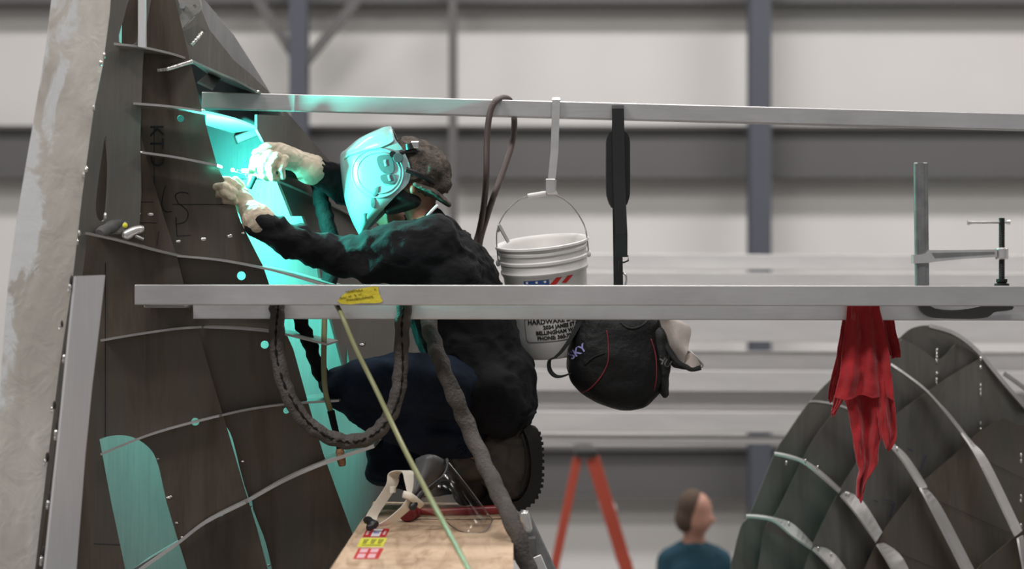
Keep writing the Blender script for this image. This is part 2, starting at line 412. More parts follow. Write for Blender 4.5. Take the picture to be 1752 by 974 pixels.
def stem():
    """mill-finish bar with a ground, polished band along its left edge, highlights painted in pale"""
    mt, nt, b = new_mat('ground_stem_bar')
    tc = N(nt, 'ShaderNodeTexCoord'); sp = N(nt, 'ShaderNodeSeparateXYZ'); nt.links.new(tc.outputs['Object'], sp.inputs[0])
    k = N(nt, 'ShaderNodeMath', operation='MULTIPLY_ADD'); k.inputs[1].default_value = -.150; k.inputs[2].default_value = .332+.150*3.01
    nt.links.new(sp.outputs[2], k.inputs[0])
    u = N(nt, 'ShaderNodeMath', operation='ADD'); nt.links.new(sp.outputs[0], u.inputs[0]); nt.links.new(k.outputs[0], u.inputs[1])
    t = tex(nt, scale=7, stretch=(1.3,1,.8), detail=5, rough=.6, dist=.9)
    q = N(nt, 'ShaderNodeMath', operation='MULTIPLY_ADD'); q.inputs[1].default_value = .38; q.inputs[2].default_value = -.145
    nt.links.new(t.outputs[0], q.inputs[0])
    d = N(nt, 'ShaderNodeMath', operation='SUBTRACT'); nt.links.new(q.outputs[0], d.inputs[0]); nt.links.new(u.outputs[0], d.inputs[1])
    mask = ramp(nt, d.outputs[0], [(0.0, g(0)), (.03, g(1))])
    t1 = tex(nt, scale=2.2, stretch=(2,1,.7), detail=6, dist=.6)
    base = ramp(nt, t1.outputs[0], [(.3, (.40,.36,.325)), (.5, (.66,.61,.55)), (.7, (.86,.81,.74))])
    mx = N(nt, 'ShaderNodeMixRGB'); nt.links.new(mask, mx.inputs[0]); nt.links.new(base, mx.inputs[1]); mx.inputs[2].default_value = (.93,.92,.91,1)  # pale colour paints bright highlights into the ground band
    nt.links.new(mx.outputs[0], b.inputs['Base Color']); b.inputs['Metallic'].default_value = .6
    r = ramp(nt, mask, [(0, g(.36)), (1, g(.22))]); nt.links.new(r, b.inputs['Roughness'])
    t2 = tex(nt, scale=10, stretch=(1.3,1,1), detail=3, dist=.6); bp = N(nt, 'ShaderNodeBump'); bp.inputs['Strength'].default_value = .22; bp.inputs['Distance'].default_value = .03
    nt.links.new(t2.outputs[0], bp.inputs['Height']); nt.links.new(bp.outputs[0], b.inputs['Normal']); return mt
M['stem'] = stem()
M['shade_dark'] = metal('painted_shade_plate', [(.022,.026,.03), (.045,.05,.055)], rough=.5, metallic=.5, stretch=(2,1,.6), scale=2.0, streak=(30,1,1), bump=.03)  # near-black base imitates a plate turned away from the arc
M['flat'] = metal('pale_flat_bar', [(.60,.60,.64), (.72,.71,.72)], rough=.45, metallic=.45, stretch=(1,1,.3), scale=3, streak=(30,1,1), bump=.02, fine=.08)
# ------------------------------------------------------------------ setting
def struct(name, me, mat): 
    o = link(name, me, mat); o['kind'] = 'structure'; return o
XL, XR, YB, YF, ZC = -13.0, 13.0, 18.0, -9.0, 9.2
struct('floor', bm_me(bm_box((XL, YF, -.1), (XR, YB, 0))), M['floor'])
struct('wall_back', bm_me(bm_box((XL, YB, 0), (XR, YB+.2, ZC))), M['wallp'])
struct('wall_left', bm_me(bm_box((XL-.2, YF, 0), (XL, YB, ZC))), M['wallp'])
struct('wall_right', bm_me(bm_box((XR, YF, 0), (XR+.2, YB, ZC))), M['wallp'])
struct('ceiling', bm_me(bm_box((XL, YF, ZC), (XR, YB, ZC+.2))), M['ceil'])
for i, (y0, y1) in enumerate([(-70, 8), (216, 305), (764, 855)]):
    z0, z1 = P(0, y1, 17.8).z, P(0, y0, 17.8).z
    b = bm_box((XL, 17.80, z0), (XR, 18.0, z1), None, .01)
    b = bm_box((XL, 17.72, z1-.03), (XR, 17.82, z1), b); b = bm_box((XL, 17.72, z0), (XR, 17.82, z0+.03), b)
    struct('trim_%d' % (i+1), bm_me(b), M['girt'])
for px0, px1 in [(-420, -415), (160, 165), (1022, 1026), (1590, 1594)]:
    pass
def column(px0, px1, label, braces=False, mat='column'):
    x0, x1 = P(px0, 0, 17.5).x, P(px1, 0, 17.5).x
    t = thing('steel_column', label, 'column', ((x0+x1)/2, 17.5, 0))
    xm = (x0+x1)/2; b = bm_box((x0, 17.38, 0), (x1, 17.40, ZC)); b = bm_box((x0, 17.60, 0), (x1, 17.62, ZC), b)
    b = bm_box((xm-.012, 17.40, 0), (xm+.012, 17.60, ZC), b)
    link('column_shaft', bm_me(b), M[mat], t)
    link('base_plate', bm_me(bm_box((x0-.08, 17.3, 0), (x1+.08, 17.7, .02))), M[mat], t)
    if braces:
        for a, q in (((500, 90), (428, -20)), ((524, 105), (628, -20))):
            link('knee_brace', bm_me(bm_prism(P(*a, 17.45), P(*q, 17.45), .06, .085)), M['girt'], t)
column(497, 527, 'blue-grey steel column with diagonal knee braces, above the upper beam left of the welder', True)
column(1281, 1317, 'thick blue-grey steel column on the back wall between bag and red cloth')
column(768, 782, 'thin grey steel post on the back wall, above the welder', mat='girt')
# ------------------------------------------------------------------ left hull frame (one welded thing)
hull = thing('boat_hull_frame', 'large welded aluminium hull frame of stem bar, web plates and stringers at left', 'boat frame', P(300, 487, 6.8)*1)
hull.location.z = 0
FL = 2060        # pixel row well below the picture, near the hall floor
pl_stem = plane3((100, 0, 5.95), (60, 974, 5.85), (190, 0, 5.98))
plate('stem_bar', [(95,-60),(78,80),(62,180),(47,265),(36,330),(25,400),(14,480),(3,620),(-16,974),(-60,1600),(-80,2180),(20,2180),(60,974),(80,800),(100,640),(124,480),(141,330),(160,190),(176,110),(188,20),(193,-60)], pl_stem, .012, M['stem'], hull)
# curved side strip (the web behind the stem bar) with two lens shaped lightening holes
plA = plane3((150, 400, 6.24), (200, 0, 6.32), (230, 0, 6.36))
plate('stem_web', [(186,-60),(262,-60),(262,-20),(248,60),(244,120),(240,240),(242,330),(238,400),(150,402),(140,480),(120,600),(100,700),(90,800),(60,1000),(0,FL),(-60,FL),(60,800),(120,480),(150,250),(180,60)], plA, .01, M['web2'], hull,
      holes=[smooth_px([(204,72),(212,30),(224,-10),(236,-30),(238,20),(236,72)], 3, True)[::1],
             smooth_px([(181,232),(174,270),(167,320),(164,355),(168,375),(179,376),(184,340),(186,280)], 3, True)])
plate('edge_flat', smooth_px([(237,-60),(236,80)],1)+[(249,82),(248,-60)], flat(6.30), .02, M['flat'], hull)
# pale flat bar in front, lower left
plC = plane3((150, 480, 5.80), (110, 974, 5.75), (180, 480, 5.84))
plate('flat_bar', [(130,473),(180,471),(170,560),(158,660),(146,780),(131,974),(90,1500),(60,2160),(10,2160),(40,1500),(78,974),(90,860),(103,740),(116,610)], plC, .012, M['flat'], hull)
# weld stitches between stem bar and flat bar, each with a sooty halo
for x, y, r in [(122,492,9),(113,612,9),(99,742,11),(85,862,9),(74,958,10),(92,700,6),(80,790,7),(105,560,5)]:
    b = bm_ball(P(x-3, y, 5.775), m(r*.5, 5.8), None, 2, (.7,.5,1.3)); b = bm_ball(P(x-4, y+r*.7, 5.775), m(r*.38, 5.8), b, 2, (.8,.5,1.2))
    link('weld_stitch', bm_me(b), M['weld'], hull, True)
    link('weld_soot', bm_me(bm_ball(P(x+1, y-r*1.1, 5.785), m(r*.8, 5.8), None, 2, (.6,.45,1.6))), M['burn'], hull, True)
for x, y in [(186,12),(183,38),(178,95),(172,108),(160,185),(148,290),(143,300),(135,400),(132,415),(186,80),(183,205),(180,370),(193,235),(192,290),(190,350)]:
    link('weld_stitch', bm_me(bm_ball(P(x, y, 5.93 if x < 182 else 6.33), m(3.6, 6), None, 1, (.8,.6,1.8))), M['weld'], hull, True)
# web plates F1 (near) and F2 (behind it)
pF1 = plane3((150, 500, 6.38), (450, 500, 6.46), (300, 900, 6.42))
pF2 = plane3((150, 500, 6.44), (450, 500, 6.53), (300, 900, 6.485))
open1 = smooth_px([(170,752),(185,747),(205,745),(226,748),(245,758),(262,775),(272,800)],3)+[(285,860),(303,920),(325,990),(345,1060),(240,1060),(214,974),(190,860)]
slitn = smooth_px([(387,730),(398,752),(418,830),(440,890),(455,930),(468,990),(475,1060)],3)+[(462,1060),(455,974),(440,925),(424,868),(408,808)]
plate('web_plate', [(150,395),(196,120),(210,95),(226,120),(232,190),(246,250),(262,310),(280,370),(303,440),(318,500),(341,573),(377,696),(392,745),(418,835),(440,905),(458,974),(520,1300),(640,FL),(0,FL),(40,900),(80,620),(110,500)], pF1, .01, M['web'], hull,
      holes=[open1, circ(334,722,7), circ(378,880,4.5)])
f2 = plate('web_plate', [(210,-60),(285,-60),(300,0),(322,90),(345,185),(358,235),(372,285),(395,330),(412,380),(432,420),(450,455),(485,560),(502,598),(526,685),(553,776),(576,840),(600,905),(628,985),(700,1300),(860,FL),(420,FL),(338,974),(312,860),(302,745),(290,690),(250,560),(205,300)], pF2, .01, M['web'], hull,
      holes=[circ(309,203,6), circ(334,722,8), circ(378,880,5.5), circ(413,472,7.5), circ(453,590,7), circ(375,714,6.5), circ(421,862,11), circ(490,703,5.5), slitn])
# F2 notch lit hole near the arc
# shell plate behind, lit by the arc
pR = flat(7.20)
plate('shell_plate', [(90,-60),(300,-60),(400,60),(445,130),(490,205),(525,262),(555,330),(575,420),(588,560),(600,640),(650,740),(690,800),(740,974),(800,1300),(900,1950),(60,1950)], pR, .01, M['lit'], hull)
plate('inner_shade_plate', [(280,100),(385,108),(430,150),(448,210),(474,300),(466,306),(280,306)], flat(7.14), .012, M['shade_dark'], hull)  # added dark sheet: shade on the inner shell put into its colour
plate('flange_tab', [(352,197),(400,205),(440,221),(398,228),(352,214)], plane3((352,197,6.62),(440,221,6.9),(398,228,7.05)), .006, M['lit'], hull)
# F3a upper shell plate, F3b lower
p3a = plane3((310, 0, 6.98), (460, 160, 7.2), (340, 120, 7.0))
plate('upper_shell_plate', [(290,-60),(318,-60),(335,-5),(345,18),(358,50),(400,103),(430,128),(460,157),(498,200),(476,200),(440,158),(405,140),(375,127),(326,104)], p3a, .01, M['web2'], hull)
def q3(px, py): return (px, py, 8.33/(1-1.94*(px-CX)/F_PX))
p3b = plane3(q3(480, 300), q3(600, 300), q3(600, 700))
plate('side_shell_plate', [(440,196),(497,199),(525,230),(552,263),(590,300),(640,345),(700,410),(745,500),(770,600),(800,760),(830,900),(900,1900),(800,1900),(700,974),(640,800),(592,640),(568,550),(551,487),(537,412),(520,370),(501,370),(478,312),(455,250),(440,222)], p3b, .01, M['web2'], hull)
# stringers : horizontal plates with a bright worn front edge
def stringer(front, Yf, depth, back=None, th=.007, mat='stringer', n=4):
    pts = smooth_px(front, n)
    A = [P(x, y, Yf(x) if callable(Yf) else Yf) for x, y in pts]
    B = [a+Vector((0, depth(i/(len(A)-1)) if callable(depth) else depth, 0)) for i, a in enumerate(A)]
    return strip('stringer', A, B, th, M[mat], hull)
YF1 = lambda x: 6.38+(x-150)/300*.08
# S1
stringer([(195,75),(240,80),(290,91),(322,101)], lambda x: 6.22+(x-195)/127*.28, lambda t: .26-.12*t)
stringer([(322,101),(375,125),(405,138),(440,157),(470,172)], lambda x: 6.50+(x-322)/148*.50, .50)
# S2, S3
stringer([(228,177),(290,182),(345,190)], lambda x: YF1(x)-.08, .10)
stringer([(345,190),(400,203),(445,221),(480,238),(530,265),(560,280)], lambda x: 6.50+(x-345)/215*.55, lambda t: .50-.45*t)
stringer([(243,261),(300,269),(372,283)], lambda x: YF1(x)-.08, .10)
stringer([(440,296),(480,312),(540,338),(600,368),(640,395)], lambda x: 6.68+(x-440)/200*.62, lambda t: .05)
# S4 shelf
stringer([(146,399),(200,411),(260,427),(303,437)], lambda x: 6.20+(x-146)/157*.20, lambda t: .24-.10*t)
stringer([(303,438),(375,445),(450,459),(500,472),(553,488)], lambda x: 6.40+(x-303)/250*.02, lambda t: .14+.5*t)
# S5..S7
stringer([(172,583),(230,573),(300,563),(345,560)], lambda x: YF1(x)-.07, .07)
stringer([(345,560),(400,562),(465,568),(520,580),(560,590)], lambda x: YF1(x)-.03, lambda t: .10+.3*t)
stringer([(172,778),(240,750),(300,731),(375,712)], lambda x: YF1(x)-.06, .06)
stringer([(375,712),(430,700),(500,691),(580,686)], lambda x: YF1(x)-.01, lambda t: .15+.40*t)
stringer([(236,978),(300,933),(350,895),(420,860)], lambda x: YF1(x)-.12, .11, mat='rib', th=.010)
stringer([(420,860),(480,826),(550,795),(640,764)], lambda x: YF1(x)-.08, lambda t: .15+.45*t, mat='rib', th=.010)
stringer([(228,976),(275,948),(318,924)], 6.55, .28, mat='lit')
stringer([(420,374),(550,374)] , 7.2, .1) if False else None
# intermittent welds along a scribed row, and single tacks
b = None
for x, y, r in [(305,413,4),(348,409,5),(393,404,5),(416,399,3),(218,372,4),(236,366,5),(258,367,5),(302,270,3),(228,177,4),(243,261,4),(345,190,5),(440,157,4),(446,222,4),(270,785,3),(288,852,4),(292,850,3),(302,895,3),(312,920,3),(415,790,3),(449,905,3),(460,968,3),(620,590,5)]:
    Yw = (YF1(x)-.0) if x < 420 else 6.55
    if (x, y) in ((440,157),(446,222)): Yw = 6.9
    link('tack_weld', bm_me(bm_ball(P(x, y, Yw), m(r, 6.6), None, 1, (1.3,.5,.75))), M['weld'], hull, True)
# welded lug under S1, gusset, top bracket
link('lug', bm_me(bm_prism(P(277,120,6.42), P(322,106,6.50), .05, .012, bev=.003)), M['weld'], hull)
plate('hinge_bracket', [(296,-20),(312,-40),(338,-40)]+smooth_px([(342,0),(344,12),(338,22),(330,28)],3)+[(309,52),(303,40),(312,18)], flat(6.78), .02, M['stringer'], hull, holes=[circ(333,11,3.2,10)])
link('bracket_bolt', bm_me(bm_cyl(P(312,10,6.75), P(312,10,6.80), m(5), m(5), 10)), M['chrome'], hull, True, 30)
link('bracket_rod', bm_me(bm_cyl(P(309,52,6.82), P(334,26,6.82), .003)), M['chrome'], hull)
plate('gusset', [(313,54),(338,42),(352,52),(345,60),(328,80),(322,76)], flat(6.9), .01, M['plate_r'], hull)
link('weld_bead', bm_me(bm_tube(ppath([(328,77,6.88),(337,67,6.88),(346,55,6.9)],8), .006, 8, wr=lambda i,a: 1+.4*math.sin(i*2.2))), M['weld'], hull, True)
plate('bracket_tab', [(339,139),(360,122),(382,128),(366,152)], plane3((339,139,6.74),(382,128,7.0),(366,152,6.80)), .008, M['lit'], hull)
link('bracket_bar', bm_me(bm_prism(P(403,240,7.11), P(444,224,7.13), .05, .03, bev=.004)), M['web2'], hull)
# scribed lines and hand lettering
def inkline(pts, pl, wpx=1.3, name='scribed_line', mat='ink'):
    bm = None
    path = [on(pl, *p)-pl[1]*.0012 for p in pts]
    return link(name, bm_me(bm_tube(path, m(wpx/2, 6.6), 4, bm)), M[mat], hull)
inkline([(241,100),(241,290)], pF2); inkline([(180,450),(180,748)], pF1); inkline([(228,345),(262,345)], pF1); inkline([(295,350),(395,350)], pF2)
inkline([(225,380),(268,381)], pF1); inkline([(160,930),(206,932)], pF1); inkline([(264,215),(264,350)], pF2, 1.2); inkline([(272,395),(268,420)], pF1)
inkline(smooth_px([(322,332),(318,330),(306,330),(300,336),(305,348)],4)+smooth_px([(305,348),(318,358),(322,368),(316,380),(300,384)],4), pF2, 1.6, 'hand_lettering')
inkline(smooth_px([(284,318),(280,330),(277,350),(283,362),(294,362)],4), pF2, 1.6, 'hand_lettering')
inkline([(301,372),(303,404),(326,402)], pF2, 1.6, 'hand_lettering')
def tf(cx, cy, s, ang):
    ca, sa = math.cos(ang), math.sin(ang)
    def f(x, y, z):
        X, Yy = x*ca-y*sa, x*sa+y*ca
        p = on(pF2, cx, cy); return p+Vector((X, 0, Yy))-pF2[1]*(.0015+z)
    return f
for s, x, y in (('K', 265, 224), ('T', 265, 246), ('D', 266, 274), ('T', 247, 352)):
    link('hand_lettering', text_me(s, .062, tf(x-8, y, 1, -math.pi/2), .0004), M['ink'], hull)
# ------------------------------------------------------------------ right hull frame
hr = thing('boat_hull_frame', 'rounded aluminium hull frame with crossing curved stringers, right of the red cloth', 'boat frame', Vector((2.0, 7.8, 0)))
def edge_weld(pts, Y, r=2.2, step=1):
    for x, y in pts: link('weld_stitch', bm_me(bm_ball(P(x, y, Y), m(r, Y), None, 1, (1,.6,2.4))), M['weld'], hr, True)
arc1 = smooth_px([(1540,578),(1560,562),(1590,557),(1625,566),(1650,580),(1675,602),(1700,632),(1725,662),(1760,700),(1800,770),(1850,900)], 4)
silL = smooth_px([(1250,974),(1267,903),(1284,878),(1325,777),(1345,745),(1380,694),(1414,657),(1450,625),(1500,592)],3)
BOT = 1850
plate('frame_plate', silL+arc1+[(1880,1000),(2000,BOT),(1180,BOT)], flat(8.05), .01, M['plate_r'], hr)
Dm1 = smooth_px([(1290,990),(1297,972),(1309,903),(1327,880),(1370,794),(1389,757),(1425,707),(1470,655),(1543,580)],3)
plate('frame_plate', Dm1+smooth_px([(1560,588),(1580,600),(1603,616),(1620,605),(1635,590),(1660,600),(1676,610)],2)+[(1760,760),(1900,1100),(1950,BOT),(1260,BOT)], flat(7.97), .01, M['plate_r'], hr)
D1 = smooth_px([(1350,1060),(1376,974),(1393,926),(1433,846),(1465,794),(1500,745),(1535,708),(1588,670),(1635,638),(1680,612)],3)
plate('frame_plate', D1+[(1700,636),(1752,700),(1800,800),(1900,1100),(1950,BOT),(1300,BOT)], plane3((1400,900,7.80),(1680,620,7.92),(1600,974,7.82)), .01, M['plate_r'], hr)
D2 = smooth_px([(1440,1060),(1483,966),(1508,915),(1540,870),(1565,839),(1580,823),(1651,763),(1674,740),(1716,715)],3)
plate('frame_plate', D2+[(1741,727),(1765,730),(1820,830),(1900,1100),(1950,BOT),(1350,BOT)], plane3((1500,974,7.66),(1716,715,7.80),(1700,974,7.68)), .01, M['web'], hr)
D3 = [(1600,1060),(1677,969),(1737,918),(1760,898),(1850,960)]
plate('frame_plate', D3+[(1950,1200),(1950,BOT),(1500,BOT)], flat(7.52), .01, M['web'], hr)
def rib(L, R, Y0, Y1, d=.05, th=.008, mat='rib'):
    n = max(len(L), len(R)); Ls = smooth_px(L, 5); Rs = smooth_px(R, 5); K = len(Ls)
    A = [P(x, y, Y0+(Y1-Y0)*i/(K-1)) for i, (x, y) in enumerate(Ls)]
    B = [P(x, y, Y0+(Y1-Y0)*i/(K-1)+d) for i, (x, y) in enumerate(Rs)]
    return strip('curved_stringer', A, B, th, M[mat], hr)
rib([(1590,557),(1625,567),(1650,581),(1675,603),(1700,633),(1725,663),(1760,703)], [(1590,560),(1625,570),(1650,584),(1675,606),(1700,636),(1725,666),(1760,706)], 7.95, 7.85, .06, .014, 'rib')
rib([(1718,638),(1735,650),(1770,675)], [(1718,641),(1735,653),(1770,679)], 8.1, 8.1, .06, .012, 'rib')
rib([(1524,623),(1556,645),(1588,671),(1619,707),(1662,762)], [(1524,626),(1556,648),(1588,674),(1621,706),(1664,760)], 7.88, 7.70, .05)
rib([(1645,741),(1660,763),(1680,799),(1737,918)], [(1647,740),(1665,760),(1691,792),(1748,909)], 7.70, 7.45, .06)
rib([(1741,921),(1746,950),(1756,1000)], [(1749,916),(1757,945),(1768,1000)], 7.45, 7.40, .06)
rib([(1385,687),(1400,687),(1430,692),(1460,702)], [(1385,690),(1400,690),(1430,696),(1460,707)], 7.90, 7.80, .05)
rib([(1524,763),(1545,790),(1568,826),(1577,838)], [(1528,760),(1552,782),(1580,824),(1586,836)], 7.72, 7.60, .05)
rib([(1574,835),(1600,885),(1645,974),(1680,1050)], [(1578,832),(1608,866),(1665,974),(1705,1050)], 7.60, 7.45, .07)
rib([(1325,778),(1345,782),(1373,791),(1400,812),(1436,843)], [(1325,775),(1347,779),(1376,789),(1405,808),(1438,838)], 7.90, 7.75, .05)
rib([(1438,848),(1468,885),(1499,928)], [(1446,842),(1475,858),(1509,912)], 7.75, 7.62, .07)
rib([(1500,932),(1525,974),(1560,1040)], [(1512,930),(1545,958),(1580,1040)], 7.62, 7.5, .07)
rib([(1277,885),(1300,887),(1325,893),(1355,918),(1388,940)], [(1277,882),(1300,883),(1328,888),(1358,899),(1391,932)], 7.92, 7.75, .06)
rib([(1390,940),(1422,974),(1470,1040)], [(1396,936),(1430,952),(1490,1040)], 7.75, 7.6, .07)
edge_weld([(1603,y) for y in (600,606,612,618,640,650,655)], 7.96); edge_weld([(1678,y) for y in (615,630,660,668,675,725,735)], 7.88, 2.0)
edge_weld([(1747,y) for y in (780,790,850,858,900)], 7.66, 2.0)
edge_weld([(1378,790),(1399,801),(1448,846),(1452,847),(1505,927),(1535,769),(1400,940),(1422,950),(1350,897),(1345,793)], 7.70, 2.0)
plH = plane3((1500,974,7.65),(1716,715,7.79),(1700,974,7.67))
def ink2(pts, pl, wpx=1.0, mat='ink'):
    link('scribed_line', bm_me(bm_tube([on(pl, *p)-pl[1]*.002 for p in pts], m(wpx/2, 7.7), 4)), M[mat], hr)
ink2([(1520,940),(1600,973)], plH); ink2([(1610,860),(1735,915)], plH); ink2([(1690,790),(1752,820)], plH)
pl1 = plane3((1400,900,7.79),(1680,620,7.91),(1600,974,7.81))
ink2([(1572,808),(1585,780),(1583,784)], pl1, 1.2, 'inkblue'); ink2([(1553,768),(1562,772)], pl1, 1.2, 'inkblue'); ink2([(1512,855),(1530,860),(1522,884)], pl1, 1.2, 'inkblue'); ink2([(1495,856),(1502,859)], pl1, 1.2, 'inkblue')
# ------------------------------------------------------------------ aluminium beams
def beam(px0, px1, ya0, yb0, ya1, yb1, Y, dep, label, mat='beam', group=None, th=None):
    """ya/yb: upper and lower pixel row at each end"""
    t = thing('aluminium_beam', label, 'beam', P((px0+px1)/2, (ya0+yb0)/2, Y), group) 
    a0, b0, a1, b1 = P(px0, ya0, Y), P(px0, yb0, Y), P(px1, ya1, Y), P(px1, yb1, Y)
    h = ((a0-b0).length+(a1-b1).length)/2; c0, c1 = (a0+b0)/2+Vector((0,dep/2,0)), (a1+b1)/2+Vector((0,dep/2,0))
    bm = bm_prism(c0, c1, dep, h, bm=None, bev=.003)
    return t, bm
def solid_beam(*a, **k):
    label = a[8]; t, bm = beam(*a, **k); me = bm_me(bm); C.objects.unlink(t) ; bpy.data.objects.remove(t)
    o = link('aluminium_beam', me, M[k.get('mat', 'beam')], None); tag(o, label, 'beam', k.get('group')); return o
upper = solid_beam(345, 2300, 157, 185, 209, 237, 6.92, .06, 'upper aluminium box beam that carries the hose, bucket hook and bag strap')
t, bm = beam(230, 2300, 487, 522, 490, 525, 6.20, .062, 'nearest aluminium box beam, running right across with yellow tape on it'); front = t
t.location = P(600, 522, 6.2)
link('box_section', bm_me(bm), M['beam'], front)
second = solid_beam(330, 2300, 512, 546, 516, 550, 6.33, .060, 'aluminium box beam just below and behind the taped beam')
link('beam_bracket', bm_me(bm_box(P(246, 527, 6.275), P(330, 522, 6.42)+Vector((0,0,0)), None, .002)), M['stringer'], hull)
# tape
tp = [(583,520),(577,515),(589,503),(600,497),(622,493),(640,490),(647,491),(649,503),(655,516),(651,518),(640,519),(618,519),(600,521)]
plate('tape', tp, flat(6.1975), .0008, M['tape'], front)
def scr(x0, x1, y, sl, amp, seed):
    pts = []; random.seed(seed); x = x0
    while x < x1:
        pts.append((x, y+sl*(x-x0)+random.uniform(-amp, amp), 6.1955)); x += random.uniform(.6, 1.8)
    return ppath(pts, 2)
bm = None
for a in [(591,621,499.5,-.12,1.6,1),(581,593,510,-.15,1.5,2),(596,601,508,-.1,1.5,3),(606,611,505.5,0,1.8,4),(613,618,503,0,1.8,5),(592,640,513.5,-.12,1.5,6),(640,644,495,.3,1,7)]:
    bm = bm_tube(scr(*a), m(.45, 6.2), 4, bm)
link('handwriting', bm_me(bm), M['scribble'], front)
bm = None
for x in (640, 646, 652): bm = bm_tube([P(x+4, 532, 6.3290), P(x, 545, 6.3290)], m(.4, 6.4), 4, bm)
# background stack
rows = [(433,459,11.20),(464,502,11.10),(502.5,541,11.05),(541.5,583,11.00),(599,632,11.10),(632.5,668,10.95),(668.5,703,11.05),(703.5,738,10.90),(745,758,10.95)]
lab = ['topmost','second from the top','third from the top','fourth from the top','fifth from the top','sixth from the top','third from the bottom','second from the bottom','lowest']
for (y0, y1, Y), s in zip(rows, lab):
    o = solid_beam(770, 2150, y0, y1, y0+6, y1+6, Y, .09, 'blurred aluminium beam in the background stack, %s of its nine' % s, group='background beam stack', mat='beam_bg')
# ------------------------------------------------------------------ welder
wd = thing('person', 'person crouching in black sweatshirt, dark jeans and welding hood, welding the hull frame', 'person', Vector((-.15, 6.8, 2.25)))
E = lambda px, py, Y, rpx: (P(px, py, Y), m(rpx))
# body: one continuous figure under the clothes
b = chain([E(838,665,6.80,50), E(795,560,6.80,60), E(768,470,6.80,62), E(742,415,6.80,44)], None, 1.5)
b = chain([E(738,400,6.80,30), E(712,345,6.80,27)], b)
b = bm_ball(P(700,306,6.80), .100, b, 3, (.95,.80,1.18), Matrix.Rotation(math.radians(-38), 3, 'Y'))
b = bm_ball(P(652,350,6.78), .028, b, 2); b = bm_ball(P(640,338,6.78), .016, b, 2)               # chin, nose
b = bm_ball(P(706,325,6.705), .026, b, 2, (.7,.35,1)); 
b = chain([E(725,418,6.64,36), E(582,440,6.61,22), E(452,384,6.48,15)], b)
b = chain([E(715,400,6.98,36), E(648,352,7.06,26), E(535,292,6.87,16)], b)
b = chain([E(835,680,6.74,40), E(600,658,6.62,28), E(790,750,6.66,20), E(832,795,6.70,20)], b)
b = chain([E(835,685,6.88,40), E(665,795,6.95,26), E(800,812,6.96,20)], b)
body = link('body', fuse(b, .011, 4), M['skin'], wd, True)
# sweatshirt
b = chain([E(842,664,6.80,70), E(800,560,6.80,80), E(772,480,6.80,78), E(748,428,6.80,60)], None, 1.30)
b = chain([E(800,620,6.80,62), E(762,560,6.80,56), E(745,500,6.80,56)], b, 1.35)
b = chain([E(862,640,6.80,54), E(855,690,6.80,62)], b, 1.75)
b = chain([E(850,700,6.66,50), E(868,690,6.8,50), E(850,705,6.94,50)], b)
b = chain([E(838,672,6.66,56), E(838,672,6.94,56)], b)
b = chain([E(738,405,6.80,42), E(733,392,6.80,36)], b, 1.2)
b = chain([E(738,424,6.60,56), E(690,432,6.57,52), E(640,440,6.58,44), E(585,440,6.62,33), E(540,428,6.58,32), E(500,412,6.53,29), E(462,391,6.485,26), E(447,383,6.475,25)], b)
b = chain([E(700,450,6.62,46), E(760,470,6.62,60)], b)
b = chain([E(730,400,6.98,48), E(690,372,7.06,40), E(648,350,7.08,34), E(600,322,6.98,31), E(562,303,6.90,27), E(540,294,6.87,24)], b)
fA = folds(.012, 8.5, (1,1,1.5), 3.1); fB = folds(.006, 22, (1,1,1.3), 8.0)
def dsw(c, n):
    d = fA(c, n)+fB(c, n)
    # ribbed creases on the sleeves
    if c.x < P(640,0,6.7).x: d += .0045*math.sin((c.x*1.0+c.z*.45)*95+3*noise.noise(c*9))
    return d
link('sweatshirt', fuse(b, .0095, 5, dsw), M['sweat'], wd, True)
b = bm_tube(ppath([(866,742,6.68),(890,732,6.63),(905,714,6.62),(915,705,6.68)],6), .007, 8)
link('hem', bm_me(b), M['sweat'], wd, True)
link('drawstring', bm_me(bm_tube(ppath([(909,706,6.66),(905,716,6.64),(898,727,6.64),(893,730,6.66)],5), .0022, 6)), M['blackp'], wd, True)
# tee collar showing at the neck
link('collar', bm_me(bm_tube(ppath([(748,352,6.66),(738,362,6.62),(728,374,6.61),(722,384,6.62)],5), .005, 8)), M['white_tee'], wd, True)
# jeans : tightly folded near leg, kneeling far leg
b = chain([E(838,684,6.72,54), E(760,668,6.63,56), E(680,656,6.60,50), E(612,655,6.60,42), E(590,660,6.61,38)], None)
b = chain([E(590,665,6.62,36), E(650,706,6.64,36), E(720,735,6.65,38), E(775,748,6.66,34), E(800,757,6.66,28)], b)
b = chain([E(835,695,6.90,56), E(760,745,6.94,56), E(680,785,6.95,46), E(662,795,6.95,40)], b)
b = chain([E(662,800,6.95,36), E(740,812,6.96,38), E(800,815,6.96,30)], b)
b = chain([E(835,690,6.74,56), E(835,690,6.90,56)], b)
fJ = folds(.017, 8, (.7,1,1.8), 5.0); fK = folds(.004, 22, (.8,1,1.4), 1.0)
link('jeans', fuse(b, .0095, 4, lambda c, n: fJ(c, n)+fK(c, n)), M['denim'], wd, True)
# frayed cuff
bm = None
for i in range(16):
    a = random.uniform(-.9, .9); p = P(788+random.uniform(-8,8), 768+random.uniform(-8,12), 6.60)
    bm = bm_tube([p, p+Vector((.01+.016*random.random(), -.01, .014*random.uniform(-1,1))), p+Vector((.02+.03*random.random(), -.012, .035*random.uniform(-1,1)))], [.003,.002,.001], 5, bm)
link('frayed_cuff', bm_me(bm), M['denim'], wd, True)
for pts in ([(575,640,6.545),(640,640,6.50),(700,644,6.50),(735,652,6.52)], [(690,680,6.51),(720,684,6.52),(750,690,6.54)]):
    pass
